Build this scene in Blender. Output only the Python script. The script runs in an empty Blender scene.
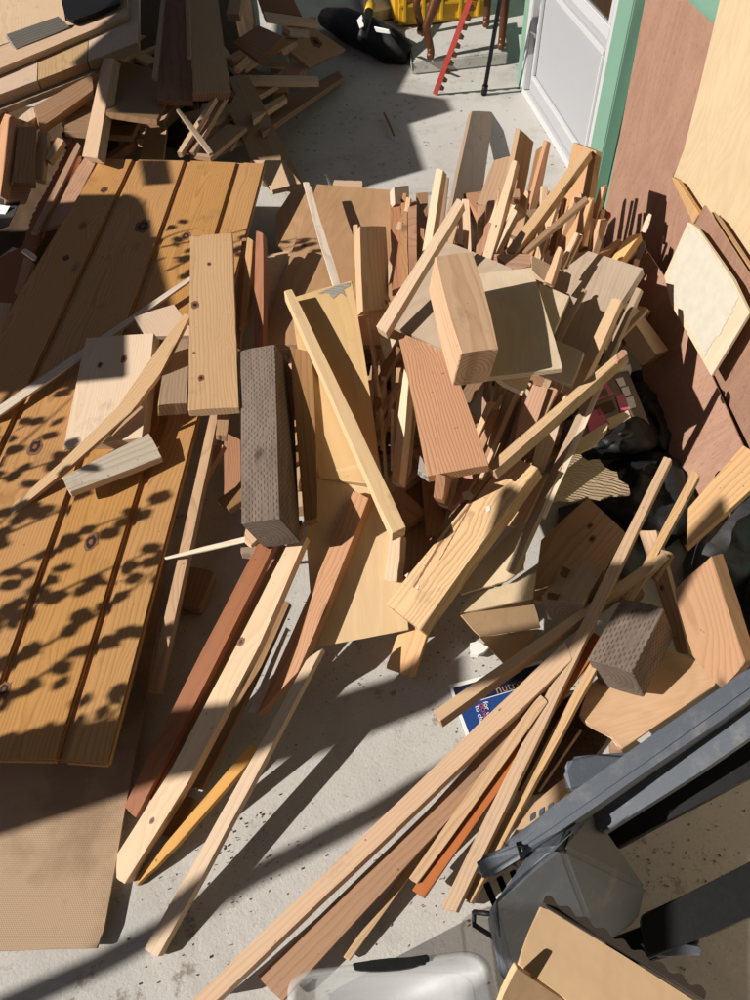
import bpy, bmesh, math, random
from mathutils import Vector, Matrix, noise as mnoise
random.seed(7)
sc = bpy.context.scene
COL = sc.collection

# ------------------------------------------------------------------ camera model
H = 1.40; TH = math.radians(50.0); FP = 722.0; RS = 30/607.0; RC = math.sqrt(1-RS*RS)
CAM = Vector((0, 0, H))
def ray(x, y):
    u = x-375.0; v = 500.0-y
    u, v = u*RC+v*RS, -u*RS+v*RC
    b = v/FP
    return Vector((u/FP, math.cos(TH)+b*math.sin(TH), -math.sin(TH)+b*math.cos(TH)))
def at(x, y, z=0.0):
    """the place in the yard seen at photo pixel (x, y) at height z"""
    d = ray(x, y)
    return CAM + d*((z-H)/d.z)
def onplane(x, y, p0, n):
    d = ray(x, y)
    return CAM + d*((p0-CAM).dot(n)/d.dot(n))
def proj(p):
    p = p-CAM
    dep = p.y*math.cos(TH)-p.z*math.sin(TH)
    v = FP*(p.y*math.sin(TH)+p.z*math.cos(TH))/dep; u = FP*p.x/dep
    u, v = u*RC-v*RS, u*RS+v*RC
    return Vector((375+u, 500-v))

# sun
AZ = math.radians(20.0); EL = math.radians(34.0)      # shadows run towards +x and a little away
SUN = Vector((-math.cos(AZ)*math.cos(EL), -math.sin(AZ)*math.cos(EL), math.sin(EL)))

# ------------------------------------------------------------------ materials
MATS = {}
def srgb(r, g, b):
    f = lambda c: (c/12.92 if c <= .04045 else ((c+.055)/1.055)**2.4)
    return (f(r/255.0), f(g/255.0), f(b/255.0), 1)
class NT:
    def __init__(s, name):
        s.m = bpy.data.materials.new(name); s.m.use_nodes = True
        s.t = s.m.node_tree; s.t.nodes.clear()
        s.out = s.t.nodes.new('ShaderNodeOutputMaterial')
        s.b = s.t.nodes.new('ShaderNodeBsdfPrincipled')
        s.t.links.new(s.b.outputs[0], s.out.inputs[0])
        MATS[name] = s.m
    def n(s, typ, **k):
        o = s.t.nodes.new('ShaderNode'+typ)
        for a, v in k.items(): setattr(o, a, v)
        return o
    def l(s, a, b): s.t.links.new(a, b)
    def put(s, sock, v):
        if isinstance(v, (int, float, tuple, Vector)): sock.default_value = v
        elif v is not None: s.l(v, sock)
    def math(s, op, a, b=0.0, c=None):
        o = s.n('Math', operation=op); s.put(o.inputs[0], a); s.put(o.inputs[1], b)
        if c is not None: s.put(o.inputs[2], c)
        return o.outputs[0]
    def vmath(s, op, a, b=None):
        o = s.n('VectorMath', operation=op); s.put(o.inputs[0], a)
        if b is not None: s.put(o.inputs[1], b)
        return o.outputs[0]
    def noise(s, vec, scale, detail=3, rough=.5, dist=0.0, col=False):
        o = s.n('TexNoise'); s.put(o.inputs['Vector'], vec); o.inputs['Scale'].default_value = scale
        o.inputs['Detail'].default_value = detail; o.inputs['Roughness'].default_value = rough
        o.inputs['Distortion'].default_value = dist
        return o.outputs['Color' if col else 'Fac']
    def ramp(s, f, stops):
        o = s.n('ValToRGB'); s.l(f, o.inputs[0]); e = o.color_ramp.elements
        while len(e) > 1: e.remove(e[-1])
        e[0].position = stops[0][0]; e[0].color = stops[0][1]
        for p, c in stops[1:]:
            q = e.new(p); q.color = c
        return o.outputs[0]
    def mix(s, f, a, b, mode='MIX'):
        o = s.n('Mix', data_type='RGBA', blend_type=mode)
        s.put(o.inputs[0], f); s.put(o.inputs[6], a); s.put(o.inputs[7], b)
        return o.outputs[2]
    def bump(s, h, strength, dist=.001):
        o = s.n('Bump'); o.inputs['Strength'].default_value = strength; o.inputs['Distance'].default_value = dist
        s.l(h, o.inputs['Height']); s.l(o.outputs[0], s.b.inputs['Normal'])
def g(v): return (v, v, v, 1)
def sc3(c, k): return (min(c[0]*k, 1), min(c[1]*k, 1), min(c[2]*k, 1), 1)

def wood(name, base, dark, ring=140.0, contrast=.55, rough=.62, endk=.72, stain=.25, slit=False, grime=None, spec=.3, var=.22, hue=1.0, knots=.35):
    t = NT(name)
    tc = t.n('TexCoord'); oi = t.n('ObjectInfo')
    rnd = oi.outputs['Random']
    off = t.n('CombineXYZ'); 
    t.l(t.math('MULTIPLY', rnd, 37.0), off.inputs[0])
    t.l(t.math('MULTIPLY', t.math('FRACT', t.math('MULTIPLY', rnd, 17.3)), .10), off.inputs[1])
    t.l(t.math('MULTIPLY_ADD', t.math('FRACT', t.math('MULTIPLY', rnd, 91.7)), .09, .02), off.inputs[2])
    p = t.vmath('ADD', tc.outputs['Object'], off.outputs[0])
    # slow wander of the pith along the board
    ps = t.vmath('MULTIPLY', p, (1.6, 5.0, 5.0))
    nz = t.noise(ps, 1.0, 3, .55, 0.0, True)
    nzc = t.vmath('SUBTRACT', nz, (.5, .5, .5))
    warp = t.vmath('MULTIPLY', nzc, (0.0, .05, .05))
    q = t.vmath('ADD', p, warp)
    sep = t.n('SeparateXYZ'); t.l(q, sep.inputs[0])
    vo = t.n('TexVoronoi'); vo.inputs['Scale'].default_value = 1.0; t.l(t.vmath('MULTIPLY', p, (4.2, 9.0, 9.0)), vo.inputs['Vector'])
    vc = t.n('SeparateXYZ'); t.l(vo.outputs['Color'], vc.inputs[0])
    has = t.math('GREATER_THAN', vc.outputs[0], 1.0-knots)
    kd = t.math('ADD', vo.outputs['Distance'], t.math('MULTIPLY', t.math('SUBTRACT', t.noise(p, 40.0, 3), .5), .10))
    kf = t.math('MULTIPLY', has, t.ramp(kd, [(0, g(1)), (.07, g(.9)), (.11, g(.35)), (.16, g(0)), (1, g(0))]))
    kpull = t.math('MULTIPLY', has, t.ramp(kd, [(0, g(1)), (.45, g(0)), (1, g(0))]))
    r = t.math('SQRT', t.math('ADD', t.math('POWER', t.math('ABSOLUTE', sep.outputs[1]), 2.0), t.math('POWER', t.math('ABSOLUTE', sep.outputs[2]), 2.0)))
    r = t.math('ADD', r, t.math('MULTIPLY', kpull, .022))
    ph = t.math('MULTIPLY', r, ring)
    fr = t.math('FRACT', ph)
    late = t.ramp(fr, [(0, g(0)), (.55, g(.25)), (.86, g(1)), (.97, g(.35)), (1, g(0))])
    # fine fibres along the board
    fb = t.noise(t.vmath('MULTIPLY', p, (9.0, 420.0, 420.0)), 1.0, 3, .6)
    blo = t.noise(t.vmath('MULTIPLY', p, (3.0, 14.0, 14.0)), 1.0, 4, .6)
    dirt = t.noise(t.vmath('MULTIPLY', p, (9.0, 12.0, 12.0)), 1.0, 5, .7)
    f = t.math('MULTIPLY', late, contrast)
    f = t.math('ADD', f, t.math('MULTIPLY', t.math('SUBTRACT', fb, .5), .55))
    f = t.math('ADD', f, t.math('MULTIPLY', t.math('SUBTRACT', blo, .5), stain*2.2))
    cl = t.n('Clamp'); t.l(f, cl.inputs[0])
    c = t.mix(cl.outputs[0], base, dark)
    c = t.mix(t.math('MULTIPLY', kf, .85), c, sc3(dark, .38))
    # board to board value
    vv = t.math('MULTIPLY_ADD', t.math('FRACT', t.math('MULTIPLY', rnd, 53.1)), var, 1.0-var*.55)
    hs = t.n('HueSaturation'); t.put(hs.inputs['Value'], vv)
    t.l(t.math('MULTIPLY_ADD', t.math('FRACT', t.math('MULTIPLY', rnd, 29.3)), .010*hue, .5-.006*hue), hs.inputs['Hue'])
    t.l(t.math('MULTIPLY_ADD', t.math('FRACT', t.math('MULTIPLY', rnd, 71.9)), .25*hue, 1-.15*hue), hs.inputs['Saturation'])
    t.l(c, hs.inputs['Color']); c = hs.outputs[0]
    # end grain: rougher and a little darker
    sn = t.n('SeparateXYZ'); t.l(tc.outputs['Normal'], sn.inputs[0])
    en = t.math('GREATER_THAN', t.math('ABSOLUTE', sn.outputs[0]), .72)
    c = t.mix(t.math('MULTIPLY', en, .8), c, t.mix(late, sc3(base, endk), sc3(dark, endk*.9)))
    # handling marks, scuffs
    sm = t.ramp(dirt, [(0, g(0)), (.60, g(0)), (.72, g(1)), (1, g(1))])
    c = t.mix(t.math('MULTIPLY', sm, .30), c, grime or (.10, .075, .055, 1))
    spk = t.ramp(t.noise(p, 95.0, 2, .5), [(0, g(1)), (.235, g(1)), (.26, g(0)), (1, g(0))])
    c = t.mix(t.math('MULTIPLY', spk, .7), c, (.06, .035, .02, 1))
    hgt = t.math('ADD', t.math('MULTIPLY', fb, .6), t.math('MULTIPLY', late, -.5))
    if slit:
        so = t.n('SeparateXYZ'); t.l(tc.outputs['Object'], so.inputs[0])
        v = t.math('DIVIDE', t.math('ADD', so.outputs[1], so.outputs[2]), .0066)
        row = t.math('FLOOR', v)
        u = t.math('ADD', t.math('DIVIDE', so.outputs[0], .0165), t.math('MULTIPLY', row, .37))
        u = t.math('ADD', u, t.math('MULTIPLY', t.noise(p, 60.0, 1), .35))
        a = t.math('LESS_THAN', t.math('ABSOLUTE', t.math('SUBTRACT', t.math('FRACT', u), .5)), .26)
        b2 = t.math('LESS_THAN', t.math('ABSOLUTE', t.math('SUBTRACT', t.math('FRACT', v), .5)), .17)
        s_ = t.math('MULTIPLY', t.math('MULTIPLY', a, b2), t.math('SUBTRACT', 1.0, en))
        s_ = t.math('MULTIPLY', s_, t.ramp(t.noise(p, 35.0, 3), [(0, g(.15)), (.38, g(.3)), (.5, g(1)), (1, g(1))]))
        c = t.mix(t.math('MULTIPLY', s_, .68), c, (.022, .016, .012, 1))
        c = t.mix(t.ramp(t.noise(t.vmath('MULTIPLY', p, (3.0, 9.0, 9.0)), 1.0, 5, .7), [(0, g(0)), (.45, g(0)), (.7, g(.55)), (1, g(.7))]), c, (.055, .04, .032, 1))
        hgt = t.math('SUBTRACT', hgt, t.math('MULTIPLY', s_, 3.0))
    t.l(c, t.b.inputs['Base Color'])
    t.b.inputs['Roughness'].default_value = rough
    t.b.inputs['Specular IOR Level'].default_value = spec
    t.bump(hgt, .35, .0006)
    return t.m

def ply(name, base, dark, edge=None, rough=.6, scale=1.0, pores=.0, glue=True):
    t = NT(name)
    tc = t.n('TexCoord'); oi = t.n('ObjectInfo'); rnd = oi.outputs['Random']
    off = t.n('CombineXYZ'); t.l(t.math('MULTIPLY', rnd, 23.0), off.inputs[0]); t.l(t.math('MULTIPLY', rnd, 7.0), off.inputs[1])
    p = t.vmath('ADD', tc.outputs['Object'], off.outputs[0])
    big = t.noise(t.vmath('MULTIPLY', p, (1.5*scale, 5.0*scale, 1.0)), 1.0, 2, .5, .8)
    bands = t.math('SINE', t.math('MULTIPLY', big, 75.0))
    fib = t.noise(t.vmath('MULTIPLY', p, (14.0, 260.0, 60.0)), 1.0, 3, .65)
    blo = t.noise(p, 7.0, 4, .6)
    f = t.math('ADD', t.math('MULTIPLY_ADD', bands, .14, .3), t.math('MULTIPLY', t.math('SUBTRACT', fib, .5), .9))
    f = t.math('ADD', f, t.math('MULTIPLY', t.math('SUBTRACT', blo, .5), .7))
    cl = t.n('Clamp'); t.l(f, cl.inputs[0])
    c = t.mix(cl.outputs[0], base, dark)
    if pores:
        v = t.noise(t.vmath('MULTIPLY', p, (60.0, 420.0, 60.0)), 1.0, 2, .5)
        pr = t.ramp(v, [(0, g(1)), (.36, g(1)), (.42, g(0)), (1, g(0))])
        c = t.mix(t.math('MULTIPLY', pr, pores), c, sc3(dark, .5))
    so = t.n('SeparateXYZ'); t.l(tc.outputs['Object'], so.inputs[0])
    sn = t.n('SeparateXYZ'); t.l(tc.outputs['Normal'], sn.inputs[0])
    ed = t.math('LESS_THAN', t.math('ABSOLUTE', sn.outputs[2]), .5)
    ly = t.math('GREATER_THAN', t.math('FRACT', t.math('DIVIDE', so.outputs[2], .0038)), .45)
    e = edge or base
    c = t.mix(ed, c, t.mix(ly, sc3(e, 1.05), sc3(e, .45)))
    hs = t.n('HueSaturation'); t.l(t.math('MULTIPLY_ADD', rnd, .16, .92), hs.inputs['Value']); t.l(c, hs.inputs['Color'])
    t.l(hs.outputs[0], t.b.inputs['Base Color'])
    t.b.inputs['Roughness'].default_value = rough; t.b.inputs['Specular IOR Level'].default_value = .3
    t.bump(fib, .3, .0006)
    return t.m

def plain(name, col, rough=.5, metal=0.0, nscale=12.0, amt=.15, bump=0.0, bscale=200.0, spec=.5, trans=0.0):
    t = NT(name)
    tc = t.n('TexCoord')
    nz = t.noise(tc.outputs['Object'], nscale, 5, .65)
    c = t.mix(nz, sc3(col, 1-amt), sc3(col, 1+amt))
    t.l(c, t.b.inputs['Base Color'])
    rr = t.math('MULTIPLY_ADD', nz, .25, rough-.12); t.l(rr, t.b.inputs['Roughness'])
    t.b.inputs['Metallic'].default_value = metal
    t.b.inputs['Specular IOR Level'].default_value = spec
    if trans: t.b.inputs['Transmission Weight'].default_value = trans
    if bump:
        t.bump(t.noise(tc.outputs['Object'], bscale, 3, .6), bump, .002)
    return t.m

wood('pine', (.53, .36, .215, 1), (.36, .20, .10, 1))
wood('pale', (.63, .455, .31, 1), (.46, .30, .185, 1), contrast=.4)
wood('whitewood', (.62, .52, .40, 1), (.40, .31, .21, 1), ring=120, contrast=.6)
wood('honey', (.56, .31, .10, 1), (.36, .16, .04, 1), ring=120)
wood('yellow', (.66, .45, .22, 1), (.56, .35, .15, 1), ring=60, contrast=.4, var=.1)
wood('fir', (.45, .275, .155, 1), (.29, .15, .07, 1), ring=150, contrast=.6)
wood('salmon', (.46, .25, .145, 1), (.30, .135, .065, 1), ring=150, contrast=.65)
wood('oak', (.49, .26, .14, 1), (.28, .12, .052, 1), ring=190, contrast=.8, stain=.12, var=.05)
wood('cedar', (.30, .115, .05, 1), (.19, .06, .025, 1), ring=120, contrast=.4, var=.15)
wood('redstain', (.27, .10, .038, 1), (.16, .052, .018, 1), ring=90, contrast=.3, var=.08, stain=.5, hue=.3)
wood('orangestain', (.42, .15, .05, 1), (.28, .075, .02, 1), ring=90, contrast=.3, var=.08, stain=.5)
wood('brown', (.30, .175, .09, 1), (.18, .09, .045, 1), ring=100, contrast=.5)
wood('dull', (.36, .26, .17, 1), (.25, .16, .10, 1), ring=120, contrast=.4)
wood('gray', (.36, .27, .185, 1), (.20, .145, .10, 1), ring=170, contrast=.3, stain=.6)
wood('deck', (.51, .27, .095, 1), (.31, .14, .042, 1), ring=150, contrast=.6, rough=.36, var=.04, spec=.4, hue=.3)
wood('rough', (.58, .38, .20, 1), (.36, .20, .09, 1), ring=150, contrast=.75, stain=.45, var=.05)
wood('treated', (.20, .152, .122, 1), (.115, .085, .066, 1), ring=110, contrast=.5, rough=.8, slit=True, var=.1, spec=.15)
wood('silver', (.34, .31, .27, 1), (.14, .12, .10, 1), ring=130, contrast=.6, stain=.4)
wood('blockwood', (.56, .365, .23, 1), (.38, .215, .12, 1), ring=120, hue=0.0, var=.02, knots=0.0)
wood('caramel', (.36, .205, .115, 1), (.25, .13, .065, 1), ring=120, hue=.2, var=.1)
ply('ply', (.60, .42, .25, 1), (.44, .27, .14, 1))
ply('plyyellow', (.66, .475, .275, 1), (.55, .37, .19, 1))
ply('plytan', (.48, .29, .155, 1), (.34, .18, .085, 1), scale=.8)
ply('plygray', (.48, .37, .27, 1), (.36, .26, .18, 1))
ply('plywhite', (.70, .56, .40, 1), (.56, .42, .28, 1))
ply('plypink', (.62, .41, .25, 1), (.48, .28, .15, 1), scale=1.6)
ply('lauan', (.335, .195, .135, 1), (.23, .125, .087, 1), edge=(.5, .33, .2, 1), pores=.45, scale=.7)
ply('birch', (.60, .46, .29, 1), (.48, .35, .205, 1), scale=1.4)
plain('card', (.50, .33, .19, 1), .8, nscale=9, amt=.12, bump=.7, bscale=22, spec=.2)
plain('boxcard', (.52, .35, .20, 1), .8, nscale=9, amt=.1, bump=1.0, bscale=14, spec=.2)
plain('shadedfold', (.03, .02, .012, 1), .8)  # shade in the box fold, put into its colour
plain('cardpale', (.58, .45, .29, 1), .8, nscale=25, amt=.15, bump=.3, bscale=160, spec=.2)
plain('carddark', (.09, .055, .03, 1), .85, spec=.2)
plain('plastic', (.085, .098, .118, 1), .45, nscale=300, amt=.18, bump=.25, bscale=900)
_m = MATS['plastic']; _t = _m.node_tree; _b = [n for n in _t.nodes if n.type == 'BSDF_PRINCIPLED'][0]; _src = _b.inputs['Base Color'].links[0].from_socket
_n = _t.nodes.new('ShaderNodeTexNoise'); _n.inputs['Scale'].default_value = 22; _n.inputs['Detail'].default_value = 9; _n.inputs['Roughness'].default_value = .75
_tc = _t.nodes.new('ShaderNodeTexCoord'); _t.links.new(_tc.outputs['Object'], _n.inputs['Vector'])
_r = _t.nodes.new('ShaderNodeValToRGB'); _r.color_ramp.elements[0].position = .52; _r.color_ramp.elements[1].position = .78; _r.color_ramp.elements[1].color = (.5, .5, .5, 1); _t.links.new(_n.outputs['Fac'], _r.inputs[0])
_x = _t.nodes.new('ShaderNodeMix'); _x.data_type = 'RGBA'; _t.links.new(_r.outputs[0], _x.inputs[0]); _t.links.new(_src, _x.inputs[6]); _x.inputs[7].default_value = (.30, .28, .25, 1); _t.links.new(_x.outputs[2], _b.inputs['Base Color'])
plain('blackplastic', (.005, .0055, .006, 1), .55, nscale=60, amt=.3, bump=.1, spec=.3)
plain('blackbag', (.010, .010, .011, 1), .6, nscale=10, amt=.3, bump=.9, bscale=30, spec=.35)
plain('slate', (.05, .05, .055, 1), .5, nscale=30, amt=.5, bump=.6, bscale=40)
plain('rustbrown', (.07, .045, .03, 1), .95, nscale=160, amt=.7, bump=1.0, bscale=300, spec=.1)
plain('bronze', (.14, .055, .025, 1), .42, metal=.6, nscale=30, amt=.5, bump=.4, bscale=80)
plain('redpaint', (.50, .07, .05, 1), .45, nscale=60, amt=.25)
plain('teal', (.165, .30, .225, 1), .6, nscale=14, amt=.08)
plain('doorwhite', (.36, .365, .38, 1), .45, nscale=30, amt=.04)
plain('trimwhite', (.50, .505, .51, 1), .45, nscale=30, amt=.04)
plain('glass', (.04, .025, .015, 1), .08)
plain('yellowplastic', (.60, .35, .02, 1), .4, nscale=10, amt=.1)
plain('paper', (.80, .79, .75, 1), .7, nscale=20, amt=.06)
plain('bluepaper', (.02, .06, .22, 1), .3, nscale=20, amt=.12)
plain('navypaper', (.012, .018, .05, 1), .3)
plain('pinkpaper', (.50, .09, .17, 1), .4, nscale=24, amt=.5)
plain('tanpaper', (.15, .095, .07, 1), .4, nscale=18, amt=.5)
plain('greenpaint', (.10, .22, .19, 1), .6)
plain('knot', (.035, .014, .012, 1), .5, nscale=60, amt=.4)
plain('knotlight', (.20, .09, .04, 1), .6, nscale=60, amt=.3)
plain('steel', (.5, .5, .5, 1), .35, metal=1)
plain('whitepaint', (.53, .485, .40, 1), .6, nscale=40, amt=.16)
plain('bark', (.09, .06, .04, 1), .9, bump=.8, bscale=40)
plain('leaf', (.05, .10, .03, 1), .5)
plain('brown2', (.14, .095, .06, 1), .8)
plain('clear', (.52, .53, .53, 1), .4, nscale=6, amt=.10, spec=.4)
MATS['clear'].node_tree.nodes['Principled BSDF'].inputs['Alpha'].default_value = .42

# hardboard with a woven back
t = NT('hardboard')
tc = t.n('TexCoord'); o = tc.outputs['Object']
sx = t.n('SeparateXYZ'); t.l(o, sx.inputs[0])
w1 = t.math('SINE', t.math('MULTIPLY', t.math('ADD', sx.outputs[0], t.math('MULTIPLY', sx.outputs[1], .6)), 1300.0))
w2 = t.math('SINE', t.math('MULTIPLY', t.math('SUBTRACT', sx.outputs[1], t.math('MULTIPLY', sx.outputs[0], .6)), 1300.0))
wv = t.math('MULTIPLY', w1, w2)
nz = t.noise(o, 5.0, 5, .6)
c = t.mix(t.ramp(nz, [(0, g(0)), (.42, g(0)), (.55, g(1)), (1, g(1))]), (.34, .22, .13, 1), (.52, .36, .225, 1))
c = t.mix(t.math('MULTIPLY_ADD', wv, .12, .2), c, (.20, .125, .07, 1))
c = t.mix(t.math('MULTIPLY', t.noise(o, 700.0, 2, .6), .4), c, (.24, .155, .09, 1))
t.l(c, t.b.inputs['Base Color']); t.b.inputs['Roughness'].default_value = .8; t.bump(wv, .4, .0006)

# corrugated board seen from its torn, ridged side
t = NT('corrugated')
tc = t.n('TexCoord'); o = tc.outputs['Object']
sx = t.n('SeparateXYZ'); t.l(o, sx.inputs[0])
w1 = t.math('SINE', t.math('MULTIPLY', t.math('ADD', sx.outputs[1], t.math('MULTIPLY', t.noise(o, 9.0, 4), .035)), 800.0))
c = t.mix(t.math('MULTIPLY_ADD', w1, .3, .5), (.44, .33, .21, 1), (.56, .43, .28, 1))
c = t.mix(t.math('MULTIPLY', t.noise(o, 30.0, 4), .35), c, (.25, .16, .09, 1))
t.l(c, t.b.inputs['Base Color']); t.b.inputs['Roughness'].default_value = .85; t.bump(w1, .8, .002)

# concrete
t = NT('concrete')
tc = t.n('TexCoord'); o = tc.outputs['Object']
n1 = t.noise(o, 1.3, 6, .62); n2 = t.noise(o, 9.0, 6, .7); n3 = t.noise(o, 160.0, 3, .7); n4 = t.noise(o, 3.1, 5, .7, .4)
c = t.mix(n1, (.45, .43, .40, 1), (.60, .58, .545, 1))
c = t.mix(t.math('MULTIPLY', n2, .5), c, (.48, .46, .425, 1))
c = t.mix(t.ramp(n3, [(0, g(.6)), (.32, g(.5)), (.40, g(0)), (1, g(0))]), c, (.19, .165, .135, 1))
n7 = t.noise(o, 420.0, 2, .6); c = t.mix(t.math('MULTIPLY', n7, .35), c, (.34, .32, .285, 1))
c = t.mix(t.ramp(n3, [(0, g(0)), (.62, g(0)), (.70, g(.5)), (1, g(.5))]), c, (.68, .65, .6, 1))
c = t.mix(t.ramp(n4, [(0, g(0)), (.50, g(0)), (.66, g(.5)), (1, g(.7))]), c, (.30, .28, .25, 1))
n5 = t.noise(o, 24.0, 6, .75); n6 = t.noise(o, 2.2, 2, .5)
sp = t.math('MULTIPLY', t.ramp(n5, [(0, g(0)), (.56, g(0)), (.64, g(1)), (1, g(1))]), t.ramp(n6, [(0, g(0)), (.46, g(0)), (.58, g(1)), (1, g(1))]))
c = t.mix(t.math('MULTIPLY', sp, .6), c, (.13, .085, .055, 1))
t.l(c, t.b.inputs['Base Color']); t.b.inputs['Roughness'].default_value = .85
t.bump(t.math('ADD', n3, t.math('MULTIPLY', n2, 1.5)), .35, .003)

# ------------------------------------------------------------------ object helpers
CAT = {'board': 'board', 'strip': 'wood strip', 'stick': 'stick', 'block': 'wood block', 'sheet': 'plywood sheet', 'plank': 'plank',
       'lath': 'lath', 'splinter': 'splinter', 'batten': 'batten', 'offcut': 'offcut', 'post': 'post', 'wedge': 'wedge'}
PLN = {}
def tag(o, label=None, cat=None, group=None, kind=None):
    if label: o['label'] = label
    if cat: o['category'] = cat
    if group: o['group'] = group
    if kind: o['kind'] = kind
    return o
def empty(name, loc, label, cat, group=None):
    e = bpy.data.objects.new(name, None); e.location = loc; e.empty_display_size = .05; COL.objects.link(e)
    return tag(e, label, cat, group)
def wmat(o):
    m = Matrix.LocRotScale(o.location, o.rotation_euler, o.scale)
    return wmat(o.parent) @ m if o.parent else m
def link(name, bm, mats, M=None, parent=None, smooth=False):
    me = bpy.data.meshes.new(name); bm.normal_update(); bm.to_mesh(me); bm.free()
    for m in (mats if isinstance(mats, (list, tuple)) else [mats]): me.materials.append(MATS[m])
    if smooth:
        for p in me.polygons: p.use_smooth = True
    o = bpy.data.objects.new(name, me)
    if parent is not None:
        o.parent = parent
        Mp = wmat(parent)
        o.matrix_local = Mp.inverted() @ (M or Matrix.Identity(4))
    elif M is not None: o.matrix_world = M
    COL.objects.link(o)
    return o
def pts(s):
    if not isinstance(s, str): return s
    return [tuple(float(v) for v in q.split(',')) for q in s.split()]
def frame(P, za, zb, roll, ax=None, u=None):
    if ax: a, b = ax
    else:
        a = ((P[0][0]+P[1][0])/2, (P[0][1]+P[1][1])/2); b = ((P[2][0]+P[3][0])/2, (P[2][1]+P[3][1])/2)
    A = at(a[0], a[1], za); B = at(b[0], b[1], zb)
    X = (B-A).normalized()
    U = X.cross(Vector((0, 0, 1)))
    if U.length < 1e-4: U = Vector((1, 0, 0))
    U.normalize()
    U = Matrix.Rotation(roll, 3, X) @ U
    N = X.cross(U).normalized()
    if N.dot(CAM-A) < 0: N = -N
    return A, B, X, N
def slab(name, mat, P, za, zb, th, sd=None, roll=0.0, ax=None, kn=None, parent=None, bev=.0012, jag=0.0, nomesh=False, flat=0.0):
    """a flat piece: its outline P lies on the plane through the two ends (at heights za, zb), th thick below it"""
    P = pts(P); roll = math.radians(roll)
    if sd:
        best = None
        sdv = Vector(sd)
        for k in range(-76, 77, 2):
            rr = math.radians(k)
            A, B, X, N = frame(P, za, zb, rr, ax)
            M_ = (A+B)/2
            if N.dot((CAM-M_).normalized()) < .2: continue
            v = proj(M_-N*th)-proj(M_)
            sc_ = -(v-sdv).length-abs(k)*.02
            if best is None or sc_ > best[0]: best = (sc_, rr)
        if best: roll = best[1]
    A, B, X, N = frame(P, za, zb, roll, ax)
    W = [onplane(x, y, A, N) for x, y in P]
    C = sum(W, Vector())/len(W)
    Y = N.cross(X).normalized()
    M = Matrix((X, Y, N)).transposed().to_4x4(); M.translation = C
    Mi = M.inverted()
    L = [Mi @ w for w in W]
    if sum(L[i].x*L[(i+1) % len(L)].y-L[(i+1) % len(L)].x*L[i].y for i in range(len(L))) < 0: L.reverse()
    if jag:
        Q = []
        for i, p in enumerate(L):
            q = L[(i+1) % len(L)]; Q.append(p); d = q-p; n = int(d.length/.012)
            for k in range(1, n):
                m = p+d*(k/n); pe = Vector((-d.y, d.x, 0)).normalized(); Q.append(m+pe*random.uniform(-jag, jag))
        L = Q
    else:       # sawn edges are never quite straight
        rj = random.Random(int(abs(P[0][0]*31+P[0][1]*17+P[-1][0])*7)); Q = []
        for i, p in enumerate(L):
            q = L[(i+1) % len(L)]; Q.append(p); d = q-p
            if bev <= 0 or d.length < .012: continue
            n = 4 if d.length < .13 else min(12, int(d.length/.07)); aj = .0011 if d.length < .13 else .0007
            pe = Vector((-d.y, d.x, 0)).normalized(); bow = rj.uniform(-.0022, .0022) if d.length > .25 else 0
            for k in range(1, n): Q.append(p+d*(k/n)+pe*(rj.uniform(-aj, aj)+bow*math.sin(math.pi*k/n)))
        L = Q
    bm = bmesh.new()
    top = [bm.verts.new((p.x, p.y, 0)) for p in L]; bot = [bm.verts.new((p.x, p.y, -th)) for p in L]
    bm.faces.new(top); bm.faces.new(bot[::-1])
    n = len(L)
    for i in range(n): bm.faces.new((top[i], bot[i], bot[(i+1) % n], top[(i+1) % n]))
    if bev and not jag:
        b_ = min(bev, th*.25)
        bmesh.ops.bevel(bm, geom=bm.edges[:], offset=b_, segments=1 if b_ < .004 else 3, affect='EDGES', profile=.5)
    if kn:
        for x, y, r in kn:
            c = Mi @ onplane(x, y, A, N); rad = r/FP*(onplane(x, y, A, N)-CAM).length
            for f_, zz, mi in (((1.0, .0005, 2), (.45, .0009, 1)) if r > 2 else ((.8, .0005, 2),)):
                vs = []
                for k in range(14):
                    a = k/14*math.tau; rr = rad*f_*(1+random.uniform(-.14, .14))
                    vs.append(bm.verts.new((c.x+math.cos(a)*rr*1.25, c.y+math.sin(a)*rr*.8, zz)))
                fc = bm.faces.new(vs); fc.material_index = mi
    o = link(name, bm, [mat, 'knot', 'knotlight'] if kn else mat, M, parent); PLN[o.name] = (A, N)
    return o
def patch(o, name, mat, poly, lift=.0012, jit=.6):
    A, N = PLN[o.name]; r_ = random.Random(len(poly)); P = pts(poly); Q = []
    for i, p in enumerate(P):
        q = P[(i+1) % len(P)]; n = max(1, int(math.hypot(q[0]-p[0], q[1]-p[1])/3))
        for k in range(n): Q.append((p[0]+(q[0]-p[0])*k/n+r_.uniform(-jit, jit), p[1]+(q[1]-p[1])*k/n+r_.uniform(-jit, jit)))
    bm = bmesh.new(); W_ = [onplane(x, y, A+N*lift, N) for x, y in Q]; c = sum(W_, Vector())/len(W_)
    f = bm.faces.new([bm.verts.new(w-c) for w in W_]); f.normal_update()
    if f.normal.dot(N) < 0: f.normal_flip()
    return link(name, bm, mat, Matrix.Translation(c), o)
def W(name, mat, P, za, zb, th, label, sd=None, cat=None, kn=None, group=None, ax=None, jag=0.0, roll=0.0, bev=.0012):
    o = slab(name, mat, P, za, zb, th, sd=sd, kn=kn, ax=ax, jag=jag, roll=roll, bev=bev)
    return tag(o, label, cat or CAT.get(name.split('_')[-1], name.replace('_', ' ')), group)
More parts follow.
